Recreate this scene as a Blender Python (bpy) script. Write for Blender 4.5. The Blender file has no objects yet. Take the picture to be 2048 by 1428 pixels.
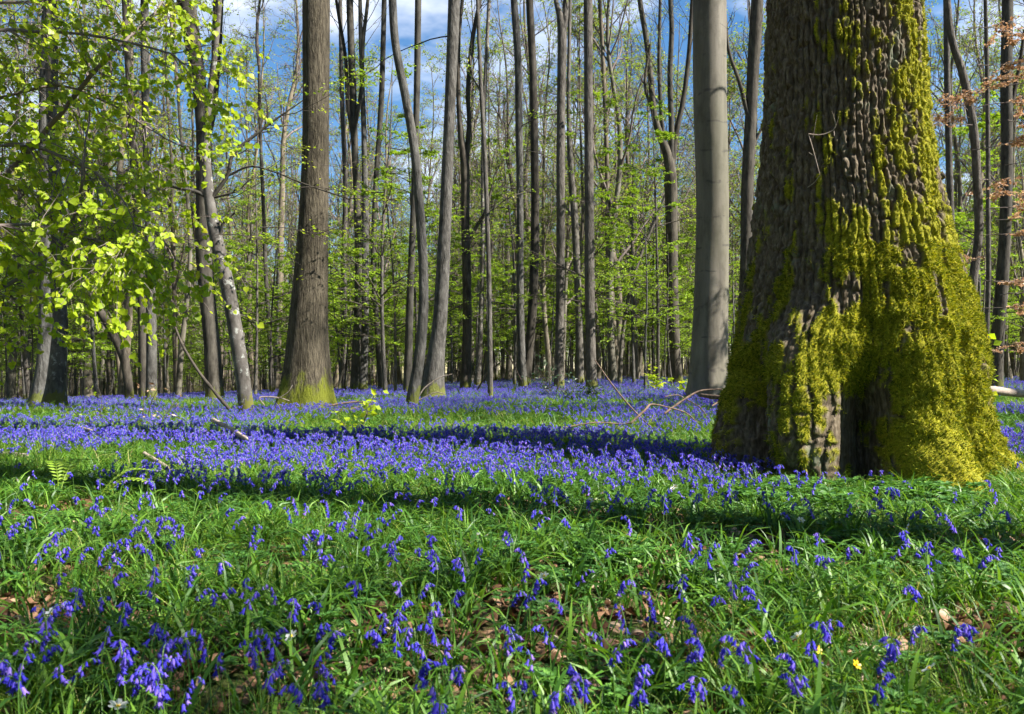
import bpy, math, random
import numpy as np
from mathutils import Vector, Matrix, Euler

random.seed(7)
RNG = np.random.default_rng(11)
SC = bpy.context.scene
COL = SC.collection

# ------------------------------------------------------------------ camera, sky, sun, exposure
CAMZ = 0.75
PITCH = math.atan((735 - 714) / 1593.0)
cam_data = bpy.data.cameras.new('camera')
cam_data.lens = 28.0
cam_data.sensor_width = 36.0
cam_data.clip_start = 0.05
cam_data.clip_end = 2000.0
cam_data.dof.use_dof = True
cam_data.dof.focus_distance = 7.0
cam_data.dof.aperture_fstop = 9.0
cam = bpy.data.objects.new('camera', cam_data)
COL.objects.link(cam)
cam.location = (0, 0, CAMZ)
cam.rotation_euler = (math.pi / 2 + PITCH, 0, 0)
SC.camera = cam

SUN_AZ = math.atan2(-0.327, 0.945)      # towards the sun: to the right, a little behind the camera
SUN_EL = math.radians(44)
SUN_DIR = Vector((math.cos(SUN_EL) * math.cos(SUN_AZ), math.cos(SUN_EL) * math.sin(SUN_AZ), math.sin(SUN_EL)))
sun_data = bpy.data.lights.new('sun', 'SUN')
sun_data.energy = 5.0
sun_data.angle = math.radians(0.53)
sun_data.color = (1.0, 0.95, 0.86)
sun = bpy.data.objects.new('sun', sun_data)
COL.objects.link(sun)
sun.rotation_euler = (-SUN_DIR).to_track_quat('-Z', 'Y').to_euler()

world = bpy.data.worlds.new('World')
SC.world = world
world.use_nodes = True
wn, wl = world.node_tree.nodes, world.node_tree.links
wn.clear()
w_out = wn.new('ShaderNodeOutputWorld')
w_bg = wn.new('ShaderNodeBackground')
w_sky = wn.new('ShaderNodeTexSky')
w_sky.sky_type = 'NISHITA'
w_sky.sun_disc = False
w_sky.sun_elevation = SUN_EL
w_sky.sun_rotation = math.pi / 2 - SUN_AZ
w_sky.air_density = 1.0
w_sky.dust_density = 0.0
w_sky.ozone_density = 2.0
w_hs = wn.new('ShaderNodeHueSaturation')
w_hs.inputs['Saturation'].default_value = 1.25
w_hs.inputs['Value'].default_value = 1.15
wl.new(w_sky.outputs[0], w_hs.inputs['Color'])
w_tc = wn.new('ShaderNodeTexCoord')
w_map = wn.new('ShaderNodeMapping')
w_map.inputs['Location'].default_value = (0.75, 0.0, 0.1)
w_map.inputs['Scale'].default_value = (1.0, 1.0, 2.2)
wl.new(w_tc.outputs['Generated'], w_map.inputs['Vector'])
w_noise = wn.new('ShaderNodeTexNoise')
w_noise.inputs['Scale'].default_value = 2.6
w_noise.inputs['Detail'].default_value = 6.0
w_noise.inputs['Roughness'].default_value = 0.55
wl.new(w_map.outputs[0], w_noise.inputs['Vector'])
w_ramp = wn.new('ShaderNodeValToRGB')
w_ramp.color_ramp.elements[0].position = 0.53
w_ramp.color_ramp.elements[1].position = 0.70
wl.new(w_noise.outputs['Fac'], w_ramp.inputs[0])
w_mix = wn.new('ShaderNodeMixRGB')
w_mix.inputs['Color2'].default_value = (9.0, 9.3, 10.0, 1)
wl.new(w_ramp.outputs[0], w_mix.inputs['Fac'])
wl.new(w_hs.outputs[0], w_mix.inputs['Color1'])
wl.new(w_mix.outputs[0], w_bg.inputs['Color'])
w_bg.inputs['Strength'].default_value = 0.05
wl.new(w_bg.outputs[0], w_out.inputs['Surface'])

SC.view_settings.view_transform = 'Standard'
SC.view_settings.look = 'None'
SC.view_settings.gamma = 1.0
SC.view_settings.use_curve_mapping = False
SC.view_settings.exposure = 1.75
SC.render.engine = 'CYCLES'
SC.cycles.max_bounces = 4
SC.cycles.diffuse_bounces = 2
SC.cycles.glossy_bounces = 2
SC.cycles.transmission_bounces = 4
SC.cycles.transparent_max_bounces = 4
SC.cycles.caustics_reflective = False
SC.cycles.caustics_refractive = False
SC.cycles.use_denoising = True
SC.cycles.use_adaptive_sampling = True
SC.cycles.adaptive_threshold = 0.03

# ------------------------------------------------------------------ helpers: pixels, terrain, noise
FPX = 1593.0
CP, SP = math.cos(PITCH), math.sin(PITCH)
def ray(px, py):
    x = (px - 1024) / FPX
    u = (714 - py) / FPX
    return x, CP - u * SP, SP + u * CP
def P(px, py, Y):
    """point seen at photo pixel (px, py) whose depth is Y metres"""
    x, y, z = ray(px, py)
    k = Y / y
    return np.array((x * k, Y, CAMZ + z * k))
def PXW(Y):
    return Y / FPX
def _hash(ix, iy, iz, seed):
    n = (ix.astype(np.int64) * 374761393 + iy.astype(np.int64) * 668265263 + iz.astype(np.int64) * 1274126177 + seed * 1013904223) & 0xffffffff
    n = ((n ^ (n >> 13)) * 1274126177) & 0xffffffff
    n = ((n ^ (n >> 16)) * 2246822519) & 0xffffffff
    return ((n ^ (n >> 15)) & 0xffffff) / float(0xffffff)
def vnoise(x, y, z=None, seed=0):
    x = np.asarray(x, float); y = np.asarray(y, float)
    z = np.zeros_like(x) if z is None else np.asarray(z, float)
    xi, yi, zi = np.floor(x), np.floor(y), np.floor(z)
    fx, fy, fz = x - xi, y - yi, z - zi
    fx = fx * fx * (3 - 2 * fx); fy = fy * fy * (3 - 2 * fy); fz = fz * fz * (3 - 2 * fz)
    r = 0
    for a in (0, 1):
        for b in (0, 1):
            for c in (0, 1):
                w = (fx if a else 1 - fx) * (fy if b else 1 - fy) * (fz if c else 1 - fz)
                r = r + w * _hash(xi + a, yi + b, zi + c, seed)
    return r
def fbm(x, y, z=None, seed=0, octv=4):
    r, a, t = 0, 0.5, 0
    for o in range(octv):
        s = 2.0 ** o
        r = r + a * vnoise(np.asarray(x) * s, np.asarray(y) * s, None if z is None else np.asarray(z) * s, seed + o * 17)
        t += a
        a *= 0.5
    return r / t
OAK_Y = 6.0
OAK_X = (1697 - 1024) / FPX * OAK_Y
def ground(x, y):
    x = np.asarray(x, float); y = np.asarray(y, float)
    yy = np.clip(y, 0, 60)
    t = np.clip((3 - x), 0, 40)
    z = 0.06 * np.clip((y - 4) / 10, 0, 1) - 0.042 * t * yy / 40.0
    z = z + 0.10 * (fbm(x * 0.35 + 9, y * 0.35, seed=3, octv=3) - 0.5) * np.clip((y - 0.5) / 3, 0.2, 1)
    z = z + 0.05 * (fbm(x * 1.7, y * 1.7, seed=5, octv=2) - 0.5)
    d2 = (x - OAK_X) ** 2 + (y - OAK_Y) ** 2
    z = z - 0.07 * np.exp(-d2 / 3.0)
    return z
def gz(x, y):
    return float(ground(np.array([x]), np.array([y]))[0])
def norm(v):
    return v / np.maximum(np.linalg.norm(v, axis=-1, keepdims=True), 1e-9)

# ------------------------------------------------------------------ helpers: meshes and objects
def mesh_np(name, V, Q=None, T=None, mats=(), qm=None, tm=None, smooth=True):
    V = np.ascontiguousarray(V, dtype=np.float32).reshape(-1, 3)
    me = bpy.data.meshes.new(name)
    loops, starts, midx = [], [], []
    n0 = 0
    if Q is not None and len(Q):
        Q = np.asarray(Q, np.int32).reshape(-1, 4)
        loops.append(Q.ravel()); starts.append(np.arange(len(Q)) * 4); n0 = len(Q) * 4
        midx.append(np.zeros(len(Q), np.int32) if qm is None else np.broadcast_to(np.asarray(qm, np.int32), (len(Q),)))
    if T is not None and len(T):
        T = np.asarray(T, np.int32).reshape(-1, 3)
        loops.append(T.ravel()); starts.append(np.arange(len(T)) * 3 + n0)
        midx.append(np.zeros(len(T), np.int32) if tm is None else np.broadcast_to(np.asarray(tm, np.int32), (len(T),)))
    L = np.concatenate(loops).astype(np.int32); S = np.concatenate(starts).astype(np.int32); M = np.concatenate(midx).astype(np.int32)
    me.vertices.add(len(V)); me.vertices.foreach_set('co', V.ravel())
    me.loops.add(len(L)); me.loops.foreach_set('vertex_index', L)
    me.polygons.add(len(S)); me.polygons.foreach_set('loop_start', S)
    me.polygons.foreach_set('material_index', M)
    me.polygons.foreach_set('use_smooth', np.full(len(S), smooth))
    me.update(calc_edges=True)
    for m in mats:
        me.materials.append(m)
    return me
class MB:
    """collects quads and triangles of one mesh"""
    def __init__(self):
        self.V, self.Q, self.T, self.qm, self.tm, self.n = [], [], [], [], [], 0
    def add(self, V, Q=None, T=None, m=0):
        V = np.asarray(V, float).reshape(-1, 3)
        if Q is not None and len(Q):
            Q = np.asarray(Q).reshape(-1, 4); self.Q.append(Q + self.n); self.qm.append(np.full(len(Q), m))
        if T is not None and len(T):
            T = np.asarray(T).reshape(-1, 3); self.T.append(T + self.n); self.tm.append(np.full(len(T), m))
        self.V.append(V); self.n += len(V)
        return self
    def mesh(self, name, mats, smooth=True):
        c = lambda a: np.concatenate(a) if a else None
        return mesh_np(name, np.concatenate(self.V), c(self.Q), c(self.T), mats, c(self.qm), c(self.tm), smooth)
def tubes(PT, RD, sides):
    """PT (M,n,3), RD (M,n) -> verts, quads for M tubes"""
    PT = np.asarray(PT, float); RD = np.asarray(RD, float)
    M, n, _ = PT.shape
    t = np.empty_like(PT)
    t[:, 1:-1] = PT[:, 2:] - PT[:, :-2]; t[:, 0] = PT[:, 1] - PT[:, 0]; t[:, -1] = PT[:, -1] - PT[:, -2]
    t = norm(t)
    avg = norm(PT[:, -1] - PT[:, 0])
    ref = np.where(np.abs(avg[:, 2:3]) > 0.75, np.array([[1.0, 0, 0]]), np.array([[0, 0, 1.0]]))[:, None, :]
    u = norm(np.cross(t, np.broadcast_to(ref, t.shape)))
    v = np.cross(t, u)
    a = np.linspace(0, 2 * math.pi, sides, endpoint=False)
    V = PT[:, :, None, :] + RD[:, :, None, None] * (np.cos(a)[None, None, :, None] * u[:, :, None, :] + np.sin(a)[None, None, :, None] * v[:, :, None, :])
    i, j, k = np.meshgrid(np.arange(M), np.arange(n - 1), np.arange(sides), indexing='ij')
    b = (i * n + j) * sides
    k2 = (k + 1) % sides
    Q = np.stack([b + k, b + k2, b + sides + k2, b + sides + k], -1).reshape(-1, 4)
    return V.reshape(-1, 3), Q
def spline(pts, n):
    """Catmull-Rom resampling of control rows (k, d) to n rows"""
    p = np.asarray(pts, float)
    if len(p) == 2:
        s = np.linspace(0, 1, n)[:, None]
        return p[0] * (1 - s) + p[1] * s
    q = np.vstack([2 * p[0] - p[1], p, 2 * p[-1] - p[-2]])
    t = np.linspace(0, len(p) - 1 - 1e-6, n)
    i = t.astype(int); f = (t - i)[:, None]
    a, b, c, d = q[i], q[i + 1], q[i + 2], q[i + 3]
    return 0.5 * (2 * b + (c - a) * f + (2 * a - 5 * b + 4 * c - d) * f ** 2 + (3 * b - a - 3 * c + d) * f ** 3)
def link(o):
    COL.objects.link(o); return o
def obj(name, me, parent=None):
    o = bpy.data.objects.new(name, me); COL.objects.link(o)
    if parent is not None: o.parent = parent
    return o
def tag(o, label, cat, group=None, kind=None):
    if label: o['label'] = label
    if cat: o['category'] = cat
    if group: o['group'] = group
    if kind: o['kind'] = kind
    return o
def thing(name, label, cat, loc=(0, 0, 0), group=None, rz=0.0, scale=1.0):
    o = bpy.data.objects.new(name, None); COL.objects.link(o)
    o.empty_display_size = 0.1
    o.location = loc; o.rotation_euler = (0, 0, rz); o.scale = (scale,) * 3
    return tag(o, label, cat, group)

# ------------------------------------------------------------------ materials
class NB:
    def __init__(self, name):
        self.m = bpy.data.materials.new(name); self.m.use_nodes = True
        self.t = self.m.node_tree; self.t.nodes.clear()
        self.out = self.t.nodes.new('ShaderNodeOutputMaterial')
    def n(self, typ, **kw):
        nd = self.t.nodes.new(typ)
        for k, v in kw.items():
            if k.startswith('i_'):
                key = k[2:].replace('_', ' ')
                nd.inputs[int(key) if key.isdigit() else key].default_value = v
            else:
                setattr(nd, k, v)
        return nd
    def l(self, a, b):
        self.t.links.new(a, b)
    def ramp(self, fac, stops):
        r = self.n('ShaderNodeValToRGB')
        els = r.color_ramp.elements
        while len(els) < len(stops): els.new(0.5)
        for e, (p, c) in zip(els, stops):
            e.position = p; e.color = (*c, 1) if len(c) == 3 else c
        self.l(fac, r.inputs[0])
        return r.outputs[0]
    def noise(self, scale, detail=4, vec=None, rough=0.55):
        n = self.n('ShaderNodeTexNoise', i_Scale=scale, i_Detail=detail, i_Roughness=rough)
        if vec is not None: self.l(vec, n.inputs['Vector'])
        return n.outputs['Fac']
    def coords(self, kind='Object', scale=(1, 1, 1), loc=(0, 0, 0)):
        tc = self.n('ShaderNodeTexCoord')
        mp = self.n('ShaderNodeMapping'); mp.inputs['Scale'].default_value = scale; mp.inputs['Location'].default_value = loc
        self.l(tc.outputs[kind], mp.inputs['Vector'])
        return mp.outputs[0]
    def mix(self, f, a, b, mode='MIX'):
        m = self.n('ShaderNodeMixRGB', blend_type=mode)
        for s, v in ((m.inputs[0], f), (m.inputs[1], a), (m.inputs[2], b)):
            if hasattr(v, 'is_output'): self.l(v, s)
            elif isinstance(v, (int, float)): s.default_value = v
            else: s.default_value = (*v, 1)
        return m.outputs[0]
    def math(self, op, a, b=0.0):
        m = self.n('ShaderNodeMath', operation=op)
        for s, v in ((m.inputs[0], a), (m.inputs[1], b)):
            if hasattr(v, 'is_output'): self.l(v, s)
            else: s.default_value = v
        return m.outputs[0]
    def principled(self, col, rough=0.8, spec=0.3, bump=None, bstr=0.5, bdist=0.02):
        p = self.n('ShaderNodeBsdfPrincipled')
        if hasattr(col, 'is_output'): self.l(col, p.inputs['Base Color'])
        else: p.inputs['Base Color'].default_value = (*col, 1)
        p.inputs['Roughness'].default_value = rough
        p.inputs['Specular IOR Level'].default_value = spec
        if bump is not None:
            b = self.n('ShaderNodeBump', i_Strength=bstr, i_Distance=bdist)
            self.l(bump, b.inputs['Height']); self.l(b.outputs[0], p.inputs['Normal'])
        return p
    def done(self, sh):
        self.l(sh, self.out.inputs['Surface']); return self.m
def leaf_mat(name, stops, trans=0.4, rough=0.45, spec=0.3, tint=(1.15, 1.1, 0.5), rnd='island'):
    """thin leaf: colour varies from leaf to leaf; part of the light passes through"""
    b = NB(name)
    if rnd == 'island':
        g = b.n('ShaderNodeNewGeometry'); f = g.outputs['Random Per Island']
    else:
        oi = b.n('ShaderNodeObjectInfo'); f = oi.outputs['Random']
        g = b.n('ShaderNodeNewGeometry')
        f = b.math('FRACT', b.math('ADD', f, g.outputs['Random Per Island']))
    c = b.ramp(f, stops)
    p = b.principled(c, rough, spec)
    t = b.n('ShaderNodeBsdfTranslucent')
    b.l(b.mix(1.0, c, tint, 'MULTIPLY'), t.inputs['Color'])
    m = b.n('ShaderNodeMixShader', i_0=trans)
    b.l(p.outputs[0], m.inputs[1]); b.l(t.outputs[0], m.inputs[2])
    return b.done(m.outputs[0])
def bark_mat(name, stops, zs=0.25, scale=14.0, bstr=0.6, bdist=0.02, rough=0.85, moss=None, lichen=None, vary=True, rings=False, mossh=0.04, blotch=0.75):
    """bark: grain drawn out along the trunk, green algae near the foot, variation from tree to tree"""
    b = NB(name)
    v = b.coords('Object', (1, 1, zs))
    n1 = b.noise(scale, 6, v, 0.62)
    col = b.ramp(n1, stops)
    v2 = b.coords('Object', (1, 1, 0.5))
    n2 = b.noise(2.3, 4, v2)
    col = b.mix(b.math('MULTIPLY', n2, 0.5), col, b.mix(1.0, col, (0.55, 0.6, 0.62), 'MULTIPLY'))
    nb = b.noise(4.2, 6, b.coords('Object', (1, 1, 0.45), (7, 2, 0)), 0.68)
    col = b.mix(b.math('MULTIPLY', b.ramp(nb, [(0.50, (0, 0, 0)), (0.66, (1, 1, 1))]), blotch), col, b.mix(1.0, col, (0.34, 0.33, 0.29), 'MULTIPLY'))
    nv = b.noise(22.0, 3, b.coords('Object', (1, 1, 4.5)), 0.6)
    col = b.mix(b.math('MULTIPLY', b.ramp(nv, [(0.60, (0, 0, 0)), (0.68, (1, 1, 1))]), blotch * 0.6), col, (0.05, 0.045, 0.04))
    height = b.math('ADD', n1, b.math('MULTIPLY', nb, 0.7))
    if lichen:
        nl = b.noise(9.0, 5, b.coords('Object', (1, 1, 0.8)), 0.7)
        col = b.mix(b.ramp(nl, [(0.56, (0, 0, 0)), (0.64, (1, 1, 1))]), col, lichen)
    if rings:
        na = b.noise(1.1, 5, b.coords('Object', (1, 1, 0.22), (1, 4, 0)), 0.6)
        col = b.mix(b.math('MULTIPLY', b.ramp(na, [(0.48, (0, 0, 0)), (0.62, (1, 1, 1))]), 0.4), col, (0.10, 0.10, 0.06))
        w = b.n('ShaderNodeTexWave', wave_type='BANDS', bands_direction='Z', i_Scale=0.55, i_Distortion=6.0, i_Detail=3.0)
        w.inputs['Detail Scale'].default_value = 1.2
        tc = b.n('ShaderNodeTexCoord'); b.l(tc.outputs['Object'], w.inputs['Vector'])
        ln = b.ramp(w.outputs['Fac'], [(0.0, (0.7, 0.7, 0.7)), (0.03, (0, 0, 0))])
        br = b.ramp(b.noise(5.0, 2, b.coords('Object', (1, 1, 1.5))), [(0.50, (0, 0, 0)), (0.58, (1, 1, 1))])
        lf = b.mix(1.0, ln, br, 'MULTIPLY')
        col = b.mix(lf, col, (0.05, 0.045, 0.04))
    if moss:
        tc = b.n('ShaderNodeTexCoord'); sx = b.n('ShaderNodeSeparateXYZ'); b.l(tc.outputs['Object'], sx.inputs[0])
        h = b.math('ADD', sx.outputs[2], b.math('MULTIPLY', b.noise(5.0, 5, b.coords('Object', (1, 1, 0.5)), 0.7), -1.6)); h = b.math('ADD', h, 0.45)
        f = b.ramp(h, [(0.0, (1, 1, 1)), (mossh, (0, 0, 0))])
        col = b.mix(b.math('MULTIPLY', f, 0.85), col, moss)
    if vary:
        oi = b.n('ShaderNodeObjectInfo')
        r = b.ramp(oi.outputs['Random'], [(0.0, (0.7, 0.68, 0.66)), (0.35, (1.0, 0.95, 0.9)), (0.7, (0.85, 0.9, 0.92)), (1.0, (1.3, 1.22, 1.1))])
        col = b.mix(1.0, col, r, 'MULTIPLY')
    p = b.principled(col, rough, 0.2, height, bstr, bdist)
    return b.done(p.outputs[0])

M = {}
M['leaf_fresh'] = leaf_mat('fresh_lime_leaf', [(0.0, (0.24, 0.36, 0.018)), (0.5, (0.34, 0.46, 0.022)), (0.9, (0.44, 0.52, 0.035)), (1.0, (0.46, 0.46, 0.07))], 0.55, 0.4, 0.35)
M['leaf_beech'] = leaf_mat('beech_leaf', [(0.0, (0.14, 0.26, 0.02)), (0.5, (0.24, 0.38, 0.028)), (1.0, (0.34, 0.45, 0.05))], 0.5, 0.5, 0.25)
M['leaf_far'] = leaf_mat('spring_foliage', [(0.0, (0.14, 0.25, 0.022)), (0.45, (0.24, 0.36, 0.03)), (0.85, (0.36, 0.44, 0.07)), (1.0, (0.40, 0.33, 0.16))], 0.5, 0.6, 0.2)
M['leaf_copper'] = leaf_mat('withered_beech_leaf', [(0.0, (0.24, 0.13, 0.07)), (0.5, (0.46, 0.31, 0.20)), (1.0, (0.64, 0.50, 0.38))], 0.35, 0.6, 0.2, (1.1, 0.9, 0.7))
M['holly'] = leaf_mat('holly_leaf', [(0.0, (0.02, 0.05, 0.02)), (1.0, (0.05, 0.09, 0.04))], 0.1, 0.25, 0.5)
M['fern'] = leaf_mat('fern_green', [(0.0, (0.20, 0.34, 0.03)), (1.0, (0.30, 0.42, 0.05))], 0.4)
M['grass'] = leaf_mat('grass_blade', [(0.0, (0.03, 0.09, 0.010)), (0.45, (0.08, 0.19, 0.016)), (0.85, (0.20, 0.34, 0.028)), (0.94, (0.28, 0.32, 0.06)), (1.0, (0.42, 0.36, 0.17))], 0.38, 0.48, 0.3, (1.2, 1.15, 0.5), 'both')
M['strap'] = leaf_mat('strap_leaf', [(0.0, (0.022, 0.075, 0.010)), (0.5, (0.06, 0.16, 0.018)), (1.0, (0.15, 0.29, 0.03))], 0.35, 0.45, 0.3, (1.2, 1.15, 0.5), 'both')
M['anemone_leaf'] = leaf_mat('anemone_leaf', [(0.0, (0.03, 0.10, 0.02)), (0.6, (0.07, 0.185, 0.03)), (1.0, (0.13, 0.28, 0.045))], 0.3, 0.5, 0.35, (1.2, 1.15, 0.5), 'both')
M['petal'] = leaf_mat('bluebell_petal', [(0.0, (0.045, 0.038, 0.50)), (0.45, (0.09, 0.068, 0.61)), (0.8, (0.19, 0.13, 0.68)), (1.0, (0.36, 0.24, 0.72))], 0.35, 0.55, 0.2, (1.1, 0.95, 1.15), 'both')
M['petal_white'] = leaf_mat('white_petal', [(0.0, (0.78, 0.80, 0.78)), (1.0, (0.85, 0.85, 0.85))], 0.4, 0.6, 0.2, (1, 1, 1))
M['petal_yellow'] = leaf_mat('yellow_petal', [(0.0, (0.75, 0.50, 0.01)), (1.0, (0.85, 0.6, 0.02))], 0.3, 0.3, 0.5, (1, 1, 1))
M['stem'] = leaf_mat('flower_stem', [(0.0, (0.07, 0.16, 0.03)), (1.0, (0.14, 0.25, 0.045))], 0.2, 0.4, 0.4, (1, 1, 0.6), 'both')
M['litter'] = leaf_mat('dead_leaf', [(0.0, (0.06, 0.03, 0.016)), (0.4, (0.14, 0.07, 0.035)), (0.75, (0.27, 0.15, 0.08)), (0.93, (0.40, 0.26, 0.16)), (1.0, (0.55, 0.44, 0.33))], 0.2, 0.6, 0.3, (1, 0.8, 0.6), 'both')
M['moss'] = leaf_mat('moss_tuft', [(0.0, (0.035, 0.06, 0.006)), (0.4, (0.12, 0.155, 0.011)), (0.85, (0.32, 0.33, 0.022)), (1.0, (0.46, 0.40, 0.06))], 0.35, 0.8, 0.1, (1.2, 1.1, 0.4))
M['bark_beech'] = bark_mat('smooth_beech_bark', [(0.25, (0.09, 0.078, 0.06)), (0.55, (0.165, 0.145, 0.115)), (0.8, (0.24, 0.215, 0.17))], 0.12, 6.0, 0.25, 0.012, 0.7, vary=False, rings=True, blotch=0.5)
M['bark_rough'] = bark_mat('fissured_bark', [(0.3, (0.03, 0.024, 0.017)), (0.5, (0.085, 0.07, 0.048)), (0.75, (0.16, 0.135, 0.095))], 0.16, 34.0, 1.0, 0.05, 0.9, moss=(0.15, 0.17, 0.012), vary=False, mossh=0.22)
M['bark_grey'] = bark_mat('grey_bark', [(0.3, (0.055, 0.05, 0.045)), (0.55, (0.12, 0.11, 0.10)), (0.8, (0.20, 0.19, 0.175))], 0.30, 17.0, 1.0, 0.04, 0.85, moss=(0.11, 0.12, 0.02))
M['bark_lichen'] = bark_mat('lichen_bark', [(0.3, (0.06, 0.05, 0.045)), (0.55, (0.13, 0.118, 0.108)), (0.8, (0.21, 0.20, 0.19))], 0.5, 9.0, 0.5, 0.012, 0.8, moss=(0.13, 0.13, 0.02), lichen=(0.30, 0.31, 0.29))
M['bark_dark'] = bark_mat('dark_bark', [(0.3, (0.035, 0.03, 0.026)), (0.55, (0.085, 0.075, 0.062)), (0.8, (0.14, 0.125, 0.10))], 0.25, 13.0, 0.7, 0.015, 0.9, moss=(0.10, 0.11, 0.02))
M['bark_far'] = bark_mat('far_bark', [(0.3, (0.08, 0.07, 0.055)), (0.55, (0.18, 0.155, 0.12)), (0.8, (0.30, 0.265, 0.21))], 0.3, 5.0, 0.3, 0.02, 0.9)
def plain(name, c1, c2, scale=20, rough=0.85, zs=1.0):
    b = NB(name)
    n = b.noise(scale, 5, b.coords('Object', (1, 1, zs)))
    return b.done(b.principled(b.ramp(n, [(0.3, c1), (0.7, c2)]), rough, 0.2, n, 0.5, 0.01).outputs[0])
M['twig'] = plain('twig_bark', (0.10, 0.08, 0.072), (0.21, 0.17, 0.155), 6)
M['twig_dark'] = plain('dark_twig_bark', (0.04, 0.034, 0.028), (0.09, 0.075, 0.06), 12)
M['deadwood'] = plain('dead_wood', (0.05, 0.034, 0.025), (0.19, 0.13, 0.095), 25)
M['palewood'] = plain('bleached_dead_wood', (0.20, 0.15, 0.12), (0.42, 0.35, 0.29), 18)
def ground_mat():
    b = NB('woodland_floor')
    v = b.coords('Object')
    n1 = b.noise(28.0, 8, v, 0.7)
    litter = b.ramp(n1, [(0.30, (0.025, 0.017, 0.010)), (0.48, (0.085, 0.055, 0.03)), (0.62, (0.17, 0.11, 0.065)), (0.8, (0.26, 0.19, 0.12))])
    n2 = b.noise(1.3, 5, v)
    n3 = b.noise(60.0, 4, v)
    green = b.ramp(n3, [(0.3, (0.015, 0.035, 0.006)), (0.7, (0.06, 0.11, 0.018))])
    f = b.ramp(n2, [(0.40, (0, 0, 0)), (0.58, (1, 1, 1))])
    col = b.mix(b.math('MULTIPLY', f, 0.8), litter, green)
    return b.done(b.principled(col, 0.95, 0.1, n1, 0.9, 0.03).outputs[0])
M['ground'] = ground_mat()

# ------------------------------------------------------------------ woodland floor
def build_ground():
    xs = np.concatenate([-np.geomspace(420, 9.3, 34), np.linspace(-9, 9, 110), np.geomspace(9.3, 420, 34)])
    ys = np.concatenate([np.linspace(-40, -1, 12), np.linspace(-0.8, 14, 110), np.geomspace(14.3, 480, 46)])
    X, Y = np.meshgrid(xs, ys, indexing='ij')
    Z = ground(X, Y)
    near = np.clip((14 - Y) / 4, 0, 1) * np.clip((Y + 1) / 1, 0, 1)
    Z = Z + near * 0.025 * (vnoise(X * 6, Y * 6, seed=21) - 0.5)
    V = np.stack([X, Y, Z], -1).reshape(-1, 3)
    n, m = X.shape
    i, j = np.meshgrid(np.arange(n - 1), np.arange(m - 1), indexing='ij')
    b = i * m + j
    Q = np.stack([b, b + m, b + m + 1, b + 1], -1).reshape(-1, 4)
    o = obj('ground', mesh_np('ground', V, Q, None, [M['ground']]))
    tag(o, 'woodland floor of brown leaf litter and low green growth', None, None, 'structure')
build_ground()

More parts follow.
